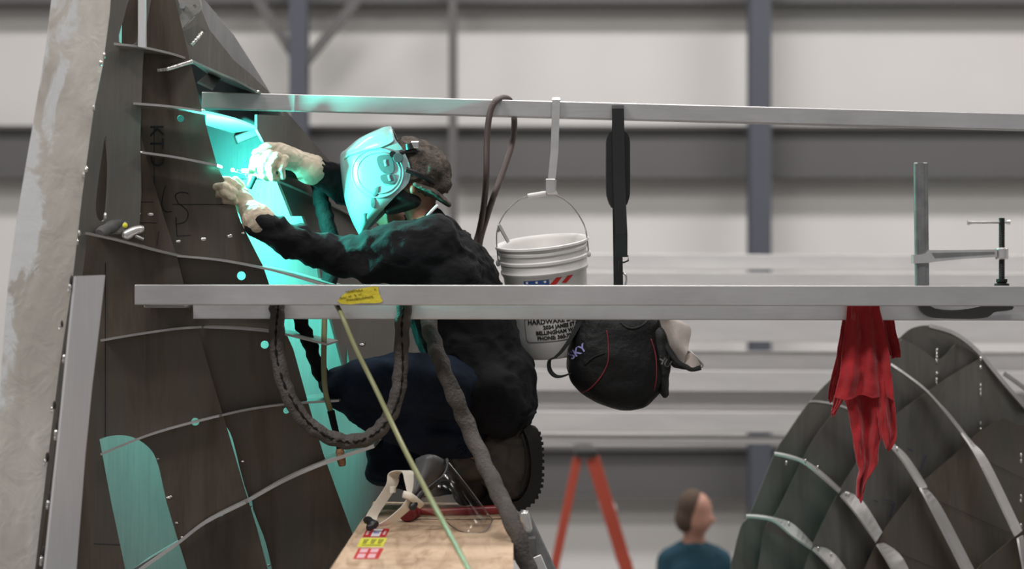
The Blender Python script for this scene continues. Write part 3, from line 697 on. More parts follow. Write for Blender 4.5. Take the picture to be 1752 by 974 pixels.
# boots
def boot(dx, dY, seed):
    b = chain([E(812+dx,790,6.68+dY,36), E(845+dx,775,6.68+dY,40), E(882+dx,768,6.68+dY,36)], None, 1.0)
    b = chain([E(885+dx,765,6.68+dY,34), E(885+dx,800,6.68+dY,36), E(880+dx,835,6.68+dY,30)], b, 1.15)
    b = chain([E(845+dx,790,6.68+dY,34), E(865+dx,835,6.68+dY,28), E(858+dx,846,6.68+dY,20)], b, 1.25)
    up = link('boot', fuse(b, .008, 4, folds(.008, 16, (1,1,2.2), seed)), M['boot'], wd, True)
    # lugged sole standing upright, heel on top
    off = wloc(up)
    prof = [(896,736),(910,731),(921,738),(927,760),(928,800),(925,835),(914,858),(895,872),(876,872),(868,862),(886,858),(900,842),(908,815),(908,780),(902,750)]
    own = bm_plate([(x+dx, y) for x, y in smooth_px(prof, 2, True)], flat(6.60+dY), .10, ())
    bmesh.ops.bevel(own, geom=[e for e in own.edges if e.is_boundary], offset=.004, affect='EDGES') if False else None
    for i in range(17):
        t = i/16; x, y = [(926,744),(930,765),(930,790),(930,815),(927,838),(917,856),(902,868),(884,874)][min(int(t*7), 7)], 0
        i0 = min(int(t*7), 6); u = t*7-i0; L = [(924,742),(929,762),(930,785),(930,812),(928,834),(918,856),(901,870),(880,875)]
        px = L[i0][0]*(1-u)+L[i0+1][0]*u; py = L[i0][1]*(1-u)+L[i0+1][1]*u
        for k in range(4):
            own = bm_box(P(px+dx-3.5, py-2.6, 6.602+dY+k*.026)*1, P(px+dx+1.5, py+2.6, 6.602+dY+k*.026)+Vector((0,.019,0)), own, .0015)
    s = bpy.data.objects.new('sole', bm_me(own)); C.objects.link(s); s.data.materials.append(M['sole'])
    s.data.transform(Matrix.Translation(-off)); s.parent = up
    s2 = bm_tube([P(x+dx, y, 6.60+dY) for x, y in [(893,742),(899,765),(902,795),(898,822),(888,846)]], .0035, 6)
    w_ = bpy.data.objects.new('welt', bm_me(s2)); C.objects.link(w_); w_.data.materials.append(M['sole']); w_.data.transform(Matrix.Translation(-off)); w_.parent = up
boot(0, .04, 2.0); boot(-62, .18, 4.0)
# ---- gloved hands
def glove(name, wrist, palm, fingers, thumb, cuff, seed):
    b = chain(cuff, None)
    b = chain([wrist]+palm, b, 1.0)
    for f in fingers: b = chain([(p, r*.88) for p, r in f], b)
    b = chain([(p, r*.92) for p, r in thumb], b)
    return link(name, fuse(b, .0034, 2, folds(.0026, 38, (1,1,1), seed)), M['glove'], wd, True)
G = lambda px, py, Y, rpx: (P(px, py, Y), m(rpx, Y))
# far (right) hand, above the torch: long gauntlet cuff, fingers curled over the handle
glove('glove', G(505,276,6.830,21), [G(478,266,6.780,22), G(454,268,6.750,18)],
      [[G(455,262,6.720,9), G(436,272,6.690,8.5), G(432,290,6.700,8), G(441,299,6.720,7)],
       [G(462,264,6.700,9.5), G(447,282,6.675,9), G(449,300,6.690,8), G(458,304,6.710,7)],
       [G(474,268,6.690,9.5), G(463,286,6.670,9), G(466,303,6.685,8), G(473,305,6.700,7)],
       [G(488,272,6.700,8.5), G(481,288,6.680,8), G(483,302,6.695,7)]],
      [G(478,254,6.770,11), G(456,252,6.730,9.5), G(438,262,6.720,8)],
      [G(498,279,6.830,20), G(518,285,6.850,25), G(530,289,6.860,26), G(532,290,6.860,27)], 11.0)
# near (left) hand holding the filler rod close to the arc
glove('glove', G(430,364,6.60,17), [G(416,346,6.56,18), G(403,334,6.55,15)],
      [[G(406,321,6.54,9), G(391,309,6.52,8.5), G(378,308,6.53,7.5), G(372,315,6.55,7)],
       [G(399,329,6.515,9), G(383,319,6.50,8.5), G(370,320,6.51,7.5), G(367,328,6.53,7)],
       [G(397,338,6.505,8.5), G(383,331,6.495,8), G(373,333,6.51,7), G(373,340,6.53,6.5)],
       [G(400,346,6.52,8), G(388,343,6.51,7.5), G(380,345,6.525,6.5)]],
      [G(420,336,6.60,10), G(412,320,6.61,9), G(403,309,6.60,8)],
      [G(425,358,6.57,18), G(434,368,6.50,23), G(441,376,6.485,28), G(444,380,6.485,29)], 17.0)
# ---- hat, flap, hood
b = bm_ball(P(716,292,6.80), .112, None, 3, (1.0,.86,.88), Matrix.Rotation(math.radians(42), 3, 'Y'))
b = chain([E(700,268,6.80,34), E(735,290,6.80,36), E(748,308,6.80,26)], b, 1.4)
link('cap', fuse(b, .008, 3, folds(.009, 22, (1,1,1), 9.0)), M['hat'], wd, True)
link('cap_bill', fuse(chain([E(712,318,6.80,8), E(742,330,6.80,8), E(768,350,6.80,5)], None, 7.5), .006, 4), M['hat'], wd, True)
b = chain([E(690,328,6.765,20), E(706,342,6.76,17), E(668,356,6.78,13)], None)
link('neck_shade_pad', fuse(b, .006, 4), M['blackp'], wd, True)  # black pad stands in for the face and neck in shadow
# headgear straps and rear knob
b = bm_tube(ppath([(684,262,6.70),(710,258,6.71),(735,275,6.74),(752,308,6.80)],8), .009, 8, flatk=.5)
b = bm_tube(ppath([(694,290,6.68),(720,300,6.69),(742,312,6.73),(755,322,6.80)],8), .009, 8, b, flatk=.5)
link('headgear_strap', bm_me(b), M['blackp'], wd, True)
b = bm_cyl(P(746,322,6.80), P(764,312,6.80), .022, .022, 14); b = bm_cyl(P(757,318,6.80), P(761,316,6.80), .030, .030, 14, b)
link('strap_tensioner', bm_me(bm_cyl(P(702,256,6.70), P(700,246,6.70), .016, .014, 10)), M['blackp'], wd, True, 40)
for i in range(9): 
    a = 2*math.pi*i/9; b = bm_ball(P(755,317,6.80)+Vector((.012*math.cos(a)*.4, .028*math.sin(a), .026*math.cos(a))), .006, b, 1)
link('rear_knob', bm_me(b), M['blackp'], wd, True, 40)
link('buckle', bm_me(bm_torus if False else bm_box(P(703,254,6.69), P(717,242,6.70)+Vector((0,.01,0)), None, .003)), M['chrome'], wd)
hp = [  # near edge, front crest, half width, centre Y
 ((671,220),(652,222),.060),((676,232),(617,238),.095),((681,245),(594,257),.115),((694,262),(584,268),.125),((705,290),(586,300),.130),((702,316),(591,338),.128),
 ((680,338),(598,362),.120),((652,366),(606,382),.095),((628,392),(614,397),.05),((620,402),(617,403),.02)]
rows_ = smooth_px([(a[0],a[1],c[0],c[1],h) for a, c, h in hp], 4); bm = bmesh.new(); grid = []
K = 28
for (nx, ny, fx, fy, hw) in rows_:
    r = []
    for k in range(K+1):
        th = math.pi*k/K; s = math.sin(th)**.85; px = nx+(fx-nx)*s; py = ny+(fy-ny)*s
        r.append(bm.verts.new(P(px, py, 6.83)+Vector((0, -hw*math.cos(th)*1.0, 0))))
    grid.append(r)
for i in range(len(grid)-1):
    for k in range(K): bm.faces.new((grid[i][k], grid[i][k+1], grid[i+1][k+1], grid[i+1][k]))
me = bm_me(bm)
o = bpy.data.objects.new('t', me); C.objects.link(o); md = o.modifiers.new('s', 'SOLIDIFY'); md.thickness = .004; md.offset = 1
dg = bpy.context.evaluated_depsgraph_get(); me2 = bpy.data.meshes.new_from_object(o.evaluated_get(dg)); bpy.data.objects.remove(o)
piv = P(690, 300, 6.79)
hood = link('welding_hood', me2, M['hood'], wd, True, 50)
hb = surf_bvh(hood)
def on_hood(px, py, lift=.002): return hit(hb, px, py, lift, 6.66)
def child(name, bm, mat, par, smooth=True): return link(name, bm_me(bm), M[mat], par, smooth, 50)
child('rim', bm_tube([on_hood(x, y, .003) for x, y in smooth_px([(668,223),(672,234),(671,243),(650,252),(628,256),(600,264),(589,272)],5)], .0035, 8), 'hood', hood)
child('side_ring', bm_tube([on_hood(x, y, .001) for x, y in circ(646,296,44,40,42)], .0028, 6, None, True), 'hood', hood)
child('side_ring', bm_tube([on_hood(x, y, .001) for x, y in circ(648,296,37,40,35)], .002, 6, None, True), 'hood', hood)
def decal(name, poly, mat, th=.0015, lift=.0035):
    bm = bmesh.new(); vs = [on_hood(x, y, lift) for x, y in poly]; c = sum(vs, Vector())/len(vs)
    cv = bm.verts.new(c+Vector((0,-.001,0))); q = [bm.verts.new(v) for v in vs]; q2 = [bm.verts.new(v+Vector((.0,th,0))) for v in vs]
    for i in range(len(q)):
        j = (i+1)%len(q); bm.faces.new((cv, q[i], q[j])); bm.faces.new((q[i], q2[i], q2[j], q[j]))
    return child(name, bm, mat, hood, False)
decal('side_grille', smooth_px([(646,268),(662,265),(671,272),(674,288),(671,296),(662,298),(652,292),(646,280)],3,True), 'hooddark')
decal('side_grille', smooth_px([(652,300),(664,298),(675,300),(677,310),(670,315),(658,314),(652,308)],3,True), 'hooddark')
decal('grille_slot', [(656,274),(660,273),(662,284),(658,285)], 'hood', .001, .006); decal('grille_slot', [(662,300),(666,299),(669,309),(665,310)], 'hood', .001, .006)
decal('vent_slot', circ(638,347,4,14,9), 'hooddark'); decal('vent_slot', [(642,322),(648,318),(647,330),(640,338),(637,334)], 'hooddark'); decal('vent_slot', [(622,366),(626,364),(627,382),(624,384)], 'hooddark')
bk = bm_cyl(on_hood(681,270,-.004), on_hood(681,270,.022), .017, .015, 16); child('pivot_knob', bk, 'hooddark', hood)
bk = bm_cyl(on_hood(672,264,-.004), on_hood(672,264,.016), .012, .010, 16); child('pivot_knob', bk, 'blackp', hood)
# torch and filler rod
tq = thing('welding_torch', 'dark handled welding torch held by the upper gloved hand', 'welding torch', P(450,292,6.82))
link('handle', bm_me(bm_tube(ppath([(560,318,6.98),(520,304,6.87),(490,296,6.80),(455,292,6.76),(432,293,6.73)],6), [.012]*4+[.013]*12+[.014]*9, 12)), M['dark_sleeve'], tq, True)
link('torch_head', bm_me(bm_tube(ppath([(440,284,6.74),(434,296,6.72),(424,322,6.72)],5), [.013,.016,.018,.018,.018,.018,.017,.016,.015,.014,.014], 14)), M['blackp'], tq, True)
link('ceramic_cup', bm_me(bm_cyl(P(434,294,6.71), P(415,292,6.64), .009, .006, 14)), M['glove'], tq, True)
link('tungsten', bm_me(bm_cyl(P(415,292,6.64), P(406,291,6.62), .0015, .0008, 8)), M['chrome'], tq, True)
fr = thing('filler_rod', 'thin bright filler rod poking out of the lower glove', 'rod', P(420,302,6.60))
link('wire', bm_me(bm_tube(ppath([(448,303,6.60),(426,300,6.60),(402,294,6.61)],5), .0012, 6)), M['chrome'], fr, True)
link('looped_end', bm_me(bm_tube([P(x, y, 6.595) for x, y in circ(423,301,3.2,12)], .001, 6, None, True)), M['chrome'], fr, True)
# the arc itself
em = bpy.data.materials.new('arc_plasma'); em.use_nodes = True; nt = em.node_tree; nt.nodes.clear()
e = nt.nodes.new('ShaderNodeEmission'); e.inputs[0].default_value = (.55,1,.93,1); e.inputs[1].default_value = 60; oo = nt.nodes.new('ShaderNodeOutputMaterial'); nt.links.new(e.outputs[0], oo.inputs[0])
M['arc'] = em
arc = link('welding_arc', bm_me(bm_ball(P(398,291,6.625), .006, None, 3)), em, None, True); tag(arc, 'blinding blue-green welding arc between the two gloves', 'arc')
ld = bpy.data.lights.new('arc_light', 'POINT'); ld.energy = ARC_W; ld.color = ARC_COL; ld.shadow_soft_size = .02
lo = bpy.data.objects.new('arc_light', ld); C.objects.link(lo); lo.location = P(400, 291, 6.84); arc.visible_shadow = True
lo.location = P(399, 290, 6.62)
# ------------------------------------------------------------------ hoses and cables
def sleeve(name, label, pts, rpx, mat, Y0, cat='hose', seam=True, parent=None, wrk=.10, seg=14):
    path = ppath(pts, 14); t = thing(name, label, cat, path[len(path)//2])
    wr = lambda i, a: 1+wrk*noise.noise(Vector((i*.23, math.cos(a)*.8, math.sin(a)*.8)))+wrk*.75*math.sin(i*.62+1.8*math.sin(a+i*.07)+2*noise.noise(Vector((i*.1,0,0))))
    link('outer_sleeve', bm_me(bm_tube(path, m(rpx, Y0), seg, wr=wr)), M[mat], t, True)
    if seam:
        sp = [p+Vector((m(rpx, Y0)*(.15+.25*math.sin(i*.09)), -m(rpx, Y0)*.98, m(rpx*.1, Y0)*math.sin(i*1.7))) for i, p in enumerate(path)]
        link('seam_flap', bm_me(bm_tube(sp, m(1.7, Y0), 6, wr=lambda i, a: 1+.5*math.sin(i*1.3))), M['dark_sleeve'], t, True)
    return t
sleeve('cable_hose', 'wrinkled grey sleeved hose looping in a U below the near beams',
       [(478,506,6.40),(473,503,6.34),(474,525,6.296),(474,560,6.29),(476,610,6.29),(489,665,6.27),(515,712,6.27),(550,742,6.27),(595,756,6.27),(635,747,6.28),(663,718,6.29),(680,675,6.30),(686,620,6.31),(688,565,6.30),(692,525,6.296),(692,503,6.34),(690,506,6.40)], 13, 'sleeve', 6.3)
sleeve('cable_hose', 'wrinkled grey sleeved hose running down across the black sweatshirt to the plank corner',
       [(728,516,6.50),(735,560,6.46),(752,615,6.38),(775,670,6.36),(800,730,6.38),(830,795,6.28),(858,855,6.08),(881,905,5.95),(905,980,5.92),(925,1060,5.9)], 14, 'sleeve', 6.35, seam=False, wrk=.14)
c = thing('cable', 'thin olive green cable slanting from the yellow tape down over the plank', 'cable', P(670,720,6.1))
link('sheath', bm_me(bm_tube(ppath([(575,514,6.30),(576,522,6.29),(585,540,6.20),(608,595,6.16),(645,670,6.10),(690,765,5.9),(740,860,5.5),(805,980,5.0),(850,1070,4.4)],8), m(4.6,6), 10)), M['olive'], c, True)
c = thing('cable', 'dark olive cable hanging vertically in front of the knee, ending in a brass fitting', 'cable', P(560,650,6.5))
link('sheath', bm_me(bm_tube(ppath([(556,512,6.50),(555,560,6.48),(554,620,6.47),(557,670,6.47),(566,705,6.47)],8), m(4.8,6.5), 10)), M['olive'], c, True)
link('rubber_boot', bm_me(bm_tube(ppath([(566,703,6.47),(571,725,6.47),(577,748,6.47),(581,770,6.47)],6), [m(q,6.5) for q in [6.5,6.5,6.2,6.2,6,6,6,5.8,5.8,5.5,5.5,5.5,5.5,5.3,5.2,5,5,5,5][:19]], 10)), M['dark_sleeve'], c, True)
link('brass_fitting', bm_me(bm_tube(ppath([(581,768,6.47),(583,782,6.47),(586,798,6.47)],4), [m(q,6.5) for q in [6,7,7.5,7,7,7.5,7,6.5,5]], 8)), M['brass'], c, True)
sleeve('torch_cable', 'black torch cable hanging from the far hand down behind the near arm', [(545,312,6.97),(549,340,6.95),(556,368,6.93),(564,400,6.91),(570,440,6.9),(560,490,6.85),(548,510,6.8)], 14, 'dark_sleeve', 6.9, 'cable', False)
sleeve('torch_cable', 'black ribbed cable slanting down below the beams just left of the knee', [(505,512,6.62),(516,552,6.6),(530,590,6.6),(545,630,6.62),(562,668,6.72)], 12, 'dark_sleeve', 6.6, 'cable', False, wrk=.2)
# brown hose over the upper beam
c = thing('rubber_hose', 'thin brown rubber hose looped over the upper beam left of the bucket', 'hose', P(845,280,6.860))
link('tube', bm_me(bm_tube(ppath([(812,420,7.030),(820,395,7.030),(828,350,6.960),(832,300,6.850),(833,240,6.860),(838,195,6.870),(848,173,6.890),(862,167,6.960),(874,175,7.030),(880,205,7.035),(876,245,7.010),(862,290,6.960),(845,335,6.920),(832,375,7.030),(822,410,7.030),(818,440,7.030)],8), m(5.3,7.05), 12)), M['hose'], c, True)
# ------------------------------------------------------------------ bucket and its hook
hk = thing('beam_hook', 'pale flat metal hook over the upper beam carrying the white bucket', 'hook', P(947,250,6.890))
A = [P(938,190,7.005), P(941,172,7.005), P(943,167,6.990), P(945,166,6.910), P(945,172,6.895), P(944,200,6.895), P(942,260,6.895), P(939,308,6.895)]
B = [a+Vector((m(12,7.03),0,0)) for a in A]
A = [P(947,190,7.005),P(946,171,7.002),P(945,168,6.995),P(945,168,6.910),P(945,171,6.902),P(944,200,6.900),P(942,260,6.900),P(937,310,6.900)]
strip('flat_strap', A, [a+Vector((m(13,7.04),0,0)) for a in A], .004, M['alu'], hk)
J = [P(935,308,6.900),P(934,326,6.900),P(937,332,6.915),P(937,332,6.945),P(934,326,6.960),P(934,316,6.960)]
strip('hook_tip', J, [a+Vector((m(17,7.04),0,0)) for a in J], .004, M['alu'], hk)
link('bent_tab', bm_me(bm_box(P(934,306,6.880), P(950,330,6.890)+Vector((0,.004,0)), None, .002)), M['alu'], hk)
bc = P(927,415,7.00); ax = Vector((-.125, .155, 1)).normalized()     # bucket axis, leaning
ax = (Vector((math.sin(math.radians(-6)), math.sin(math.radians(-9.5))*-1*-1, 1))).normalized()
# rim centre at bc; axis points up and towards the camera (top tips forward)
R0, R1, HB = .161, .128, .385
bk = thing('bucket', 'white plastic bucket hanging from the hook on the upper beam, tilted', 'bucket', bc)
prof = [(R1-.02,-HB+.004),(R1-.004,-HB),(R1,-HB+.006)]
def ro(h): return R1+(R0-.012-R1)*(h+HB)/HB
prof += [(ro(-.30),-.30),(ro(-.2),-.2),(ro(-.105),-.105),(ro(-.1)+.006,-.096),(ro(-.1)+.008,-.088),(ro(-.08)+.003,-.08),(ro(-.06)+.003,-.062),(ro(-.06)+.007,-.058),(ro(-.05)+.007,-.050),(ro(-.05)+.003,-.046),(ro(-.03)+.003,-.030),(ro(-.03)+.007,-.026),(ro(-.02)+.007,-.018),(ro(-.02)+.004,-.014),(R0-.006,-.008),(R0,-.004),(R0,.003),(R0-.004,.005),(R0-.008,.002),(R0-.014,-.012),(ro(-.2)-.004,-.2),(R1-.006,-HB+.01),(0.001,-HB+.01)]
prof = [(0.001,-HB+.004)]+prof
link('bucket_body', bm_me(bm_lathe(prof, bc, ax, 64)), M['bucket'], bk, True, 40)
qa = Vector((0,0,1)).rotation_difference(ax).to_matrix()
def bpt(ang, h, r): return bc+qa @ Vector((r*math.sin(ang), -r*math.cos(ang), h))
earL, earR = bpt(-1.45,-.052,ro(-.05)+.010), bpt(1.45,-.052,ro(-.05)+.010)
grip0, grip1 = P(903,336,6.975), P(934,331,6.975)
wire = [tuple(earL), tuple(P(850,400,6.960)), tuple(P(862,368,6.970)), tuple(P(884,345,6.975)), tuple(grip0), tuple(grip1), tuple(P(952,334,6.975)), tuple(P(978,352,6.975)), tuple(P(998,382,6.970)), tuple(P(1004,405,6.960)), tuple(earR)]
link('bail_wire', bm_me(bm_tube(spline(wire, 8), .0022, 8)), M['steel'], bk, True)
link('handle_grip', bm_me(bm_cyl(grip0, grip1, .0085, .0085, 14)), M['bucket'], bk, True, 40)
for e_ in (earL, earR): link('bail_ear', bm_me(bm_ball(e_, .011, None, 2, (.8,.8,1.2))), M['bucket'], bk, True)
def wrap(u0, h0, rr=.0012):
    def f(x, y, z):
        h = h0+y; r = ro(max(min(h, -.1), -HB))+rr+z; return bpt((u0+x)/r, h, r)
    return f
def hof(py): return -(py-415)/F_PX*7.0/ax.z*1.0
# logo: blue block with starry cut-outs, two red stripes; small print lower down in a rounded box
def lab_poly(name, poly, mat, lift=.0012, sub=8, px0=None):
    bm = bmesh.new(); pts = []
    for i in range(len(poly)):
        a, c_ = poly[i], poly[(i+1)%len(poly)]
        for k in range(sub): pts.append((a[0]+(c_[0]-a[0])*k/sub, a[1]+(c_[1]-a[1])*k/sub))
    f = wrap(0, 0, lift); vs = [bm.verts.new(f(x, y, 0)) for x, y in pts]; tr = tessellate_polygon([[Vector((x, y, 0)) for x, y in pts]])
    for t in tr: 
        try: bm.faces.new([vs[i] for i in t])
        except ValueError: pass
    return link(name, bm_me(bm), M[mat], bk)
uL = lambda px: (px-942)/F_PX*6.85*1.04
y_ = lambda py: -(py-424)/F_PX*6.85
bm = bmesh.new(); f = wrap(0, 0, .0012); gg = [[bm.verts.new(f(uL(903+44*i/12), y_(479+26*j/4), 0)) for j in range(5)] for i in range(13)]
for i in range(12):
    for j in range(4): bm.faces.new((gg[i][j], gg[i+1][j], gg[i+1][j+1], gg[i][j+1]))
link('logo_block', bm_me(bm), M['blue'], bk)
for x in (909, 926, 940): lab_poly('logo_star', [(uL(x+3.2*math.sin(i*math.pi/5)*(1 if i%2==0 else .45)), y_(482-3.2*math.cos(i*math.pi/5)*(1 if i%2==0 else .45))) for i in range(10)], 'white_print', .002, 1)
lab_poly('logo_stripe', [(uL(946),y_(489)),(uL(962),y_(475)),(uL(973),y_(474)),(uL(958),y_(489))], 'redprint')
lab_poly('logo_stripe', [(uL(968),y_(487)),(uL(984),y_(474)),(uL(991),y_(473)),(uL(990),y_(479)),(uL(976),y_(489))], 'redprint')
for i, (s, cx, py, sz) in enumerate([('HARDWARE SALES', 942, 556, .0235), ('2034 JAMES ST', 948, 565.5, .0180), ('BELLINGHAM WA', 942, 575, .0180), ('PHONE: 360-734', 940, 584.5, .0180)]):
    link('lettering', text_me(s, sz, wrap(uL(cx+9), y_(py), .0012), .0002, bold=.0008), M['black_print'], bk)
def rr_outline():
    pts = []
    x0, x1, y0, y1, r = uL(896), uL(1000), y_(588), y_(545), .012
    for cx, cy, a0 in ((x1-r, y1-r, 0), (x0+r, y1-r, 90), (x0+r, y0+r, 180), (x1-r, y0+r, 270)):
        for k in range(6): a = math.radians(a0+k*18); pts.append((cx+r*math.cos(a), cy+r*math.sin(a)))
    out = []
    for i in range(len(pts)):
        a, c_ = pts[i], pts[(i+1)%len(pts)]; n = max(1, int(math.dist(a, c_)/.01))
        for k in range(n): out.append((a[0]+(c_[0]-a[0])*k/n, a[1]+(c_[1]-a[1])*k/n))
    return out
f = wrap(0, 0, .0008); link('label_border', bm_me(bm_tube([f(x, y, 0) for x, y in rr_outline()], .0008, 5, None, True)), M['black_print'], bk)
sp = thing('spring_clip', 'small metal clip hooked over the left side of the white bucket rim', 'clip', P(862,400,6.98))
link('clip_arm', bm_me(bm_prism(P(853,384,6.89), P(870,415,6.91), .006, .012, bev=.002)), M['alu'], sp)
link('clip_tip', bm_me(bm_prism(P(856,390,6.895), P(852,397,6.895), .005, .008, bev=.001)), M['steel'], sp)
# ------------------------------------------------------------------ black tool bag with shoulder strap
bg = thing('tool_bag', 'black fabric tool bag with open beige flap hanging behind the beams right of the bucket', 'bag', P(1060,700,6.9))
rws = [(500,1000,1110,.05),(520,992,1122,.08),(548,986,1130,.105),(580,979,1139,.12),(615,972,1144,.13),(645,974,1143,.13),(668,990,1131,.12),(686,1015,1115,.10),(697,1040,1100,.075),(702,1058,1082,.04)]
bm = bmesh.new(); rings = []; NS = 40
for (y, x0, x1, hd) in smooth_px(rws, 4):
    r = []
    for k in range(NS):
        a = 2*math.pi*k/NS; ca, sa = math.cos(a), math.sin(a); e_ = .75
        ux = math.copysign(abs(ca)**e_, ca); uy = math.copysign(abs(sa)**e_, sa)
        p = P((x0+x1)/2+ux*(x1-x0)/2, y, 6.90)+Vector((0, uy*hd, 0))
        q = noise.noise(p*11)*.012+noise.noise(p*27)*.004
        p += Vector((ux, uy, 0))*q if y > 510 else Vector()
        r.append(bm.verts.new(p))
    rings.append(r)
for i in range(len(rings)-1):
    for k in range(NS): bm.faces.new((rings[i][k], rings[i][(k+1)%NS], rings[i+1][(k+1)%NS], rings[i+1][k]))
bm.faces.new(rings[0][::-1]); bm.faces.new(rings[-1])
bb = link('bag_body', bm_me(bm), M['bagcloth'], bg, True); bh = surf_bvh(bb)
on_bag = lambda x, y, l=.002: hit(bh, x, y, l, 6.80)
for pts in ([(1038,565),(1041,590),(1040,620),(1028,645),(1010,665),(996,672)], [(1114,580),(1122,610),(1123,645),(1119,668)]):
    link('piping', bm_me(bm_tube([on_bag(x, y, .001) for x, y in smooth_px(pts, 6)], .0024, 6)), M['piping'], bb, True)
link('seam_fold', bm_me(bm_tube([on_bag(x, y, .0) for x, y in smooth_px([(1000,625),(1015,612),(1035,604)],5)], .004, 6)), M['bagcloth'], bb, True)
link('zip', bm_me(bm_tube([on_bag(x, y, .002) for x, y in smooth_px([(1062,552),(1072,560),(1085,562),(1100,556),(1108,548)],5)], .0035, 6)), M['bagside'], bb, True)
def side_text(s, px, py, size, ang, mat):
    ca, sa = math.cos(ang), math.sin(ang)
    def f(x, y, z):
        X, Yq = x*ca-y*sa, x*sa+y*ca; return hit(bh, px+X/6.8*F_PX, py-Yq/6.8*F_PX, .002+z, 6.80)
    link('lettering', text_me(s, size, f, .0004, bold=.001), M[mat], bb)
side_text('SKY', 991, 607, .036, math.radians(33), 'lav'); 
pk = link('side_pocket', fuse(chain([G(1128,575,6.86,15), G(1133,625,6.86,14), G(1134,665,6.86,9), G(1137,674,6.86,7)], None, 2.2), .006, 4, folds(.005,20,(1,1,1),2)), M['bagside'], bg, True)
ph = surf_bvh(pk)
def f(x, y, z):
    ca, sa = math.cos(-.5), math.sin(-.5); X, Yq = x*ca-y*sa, x*sa+y*ca; return hit(ph, 1134+X/6.8*F_PX, 624-Yq/6.8*F_PX, .002+z, 6.8)
link('lettering', text_me('HU', .034, f, .0004, bold=.001), M['steel'], pk)
# grab handle loop at the left
hp_ = ppath([(985,556,6.84),(968,590,6.82),(948,612,6.81),(938,618,6.81),(938,634,6.81),(948,645,6.81),(962,645,6.81),(978,638,6.83)],6)
strip('grab_handle', hp_, [p+Vector((m(5),.03,m(2))) for p in hp_], .005, M['webbing'], bg, True)
strip('grab_handle_webbing', [P(978,548,6.83),P(962,582,6.815),P(944,612,6.805)], [P(1000,548,6.84),P(980,584,6.825),P(958,612,6.815)], .004, M['webbing'], bg, True) if False else None
hw_ = ppath([(988,552,6.835),(972,580,6.82),(955,604,6.81),(942,616,6.805)],5)
strip('grab_handle', hw_, [p+Vector((m(10),.004,m(3))) for p in hw_], .004, M['bagside'], bg, True)
# open flap
fl = bmesh.new(); 
def cloth_patch(name, quadrows, mat, parent, th=.004, nz=.006, seed=0., sub=5):
    """quadrows: rows of (px,py,Y) control points; a draped sheet with real thickness"""
    R_ = [smooth_px(r, sub) for r in quadrows]; cols = list(zip(*R_)); cols = [smooth_px(list(c_), sub) for c_ in cols]
    bm = bmesh.new(); g_ = [[bm.verts.new(P(*q)+Vector((0, nz*noise.noise(P(*q)*14+Vector((seed,0,0))), 0))) for q in c_] for c_ in cols]
    for i in range(len(g_)-1):
        for j in range(len(g_[0])-1): bm.faces.new((g_[i][j], g_[i+1][j], g_[i+1][j+1], g_[i][j+1]))
    me = bm_me(bm); o = bpy.data.objects.new('t', me); C.objects.link(o); md = o.modifiers.new('s', 'SOLIDIFY'); md.thickness = th; md.offset = 0
    dg = bpy.context.evaluated_depsgraph_get(); me2 = bpy.data.meshes.new_from_object(o.evaluated_get(dg)); bpy.data.objects.remove(o)
    return link(name, me2, M[mat], parent, True, 60)
cloth_patch('flap_lining', [[(1128,546,6.86),(1140,544,6.80),(1158,546,6.82)],[(1134,572,6.84),(1155,556,6.79),(1181,562,6.84)],[(1148,600,6.82),(1162,590,6.77),(1178,588,6.82)],[(1168,622,6.80),(1174,606,6.78),(1177,598,6.80)]], 'beige', bg, seed=4)
cloth_patch('flap_lining', [[(1176,600,6.80),(1186,605,6.78),(1199,622,6.79)],[(1172,614,6.80),(1182,618,6.785),(1199,626,6.79)],[(1170,624,6.80),(1182,630,6.785),(1198,629,6.79)]], 'beige', bg, seed=5, sub=4)
link('flap_binding', bm_me(bm_tube(ppath([(1126,546,6.86),(1133,575,6.83),(1146,602,6.80),(1160,620,6.785),(1172,627,6.785),(1184,632,6.785),(1199,629,6.785)],6), [m(3.5)]*10+[m(4.5)]*27, 10, flatk=.8)), M['webbing'], bg, True)
link('flap_binding', bm_me(bm_tube(ppath([(1177,600,6.79),(1190,610,6.785),(1202,624,6.785),(1199,629,6.785)],5), m(1.8), 8)), M['steel'], bg, True)
link('flap_underside', fuse(chain([G(1130,552,6.90,8), G(1142,600,6.87,12), G(1156,622,6.84,8), G(1174,630,6.81,4)], None, 1.5), .006, 4), M['webbing'], bg, True)
# shoulder strap: over the upper beam, padded, down to a clip and carabiner
sA = [(1047,300,7.015),(1047,186,7.010),(1047,181,7.000),(1047,181,6.910),(1047,186,6.895),(1048,240,6.890),(1049,300,6.880),(1051,360,6.860),(1053,400,6.850),(1053,440,6.860)]
pa = [P(*q) for q in sA]; strip('shoulder_strap', pa, [p+Vector((m(20,7.05),0,0)) for p in pa], .004, M['webbing'], bg)
pa = [P(1047,300,7.015),P(1048,360,6.980),P(1049,430,6.96),P(1050,500,6.93)]
strip('shoulder_strap', pa, [p+Vector((m(16,7.05),0,0)) for p in pa], .004, M['webbing'], bg)
pad = smooth_px([(1047,224),(1039,236),(1038,258),(1038,320),(1040,338),(1047,354),(1058,357),(1070,354),(1077,338),(1078,318),(1078,258),(1077,236),(1068,224)],2,True)
own = bm_plate(pad, plane3((1058,220,6.905),(1058,357,6.890),(1078,300,6.900)), .022)
o_ = link('shoulder_pad', bm_me(own), M['webbing'], bg)
link('strap_ring', bm_me(bm_tube([P(x, y, 6.975) for x, y in [(1051,438),(1075,438),(1075,446),(1068,449),(1056,449),(1051,446)]], m(1.6), 8, None, True)), M['black_metal'], bg, True)
link('swivel', bm_me(bm_cyl(P(1062,447,6.830), P(1062,466,6.830), .007, .006, 12)), M['black_metal'], bg, True, 40)
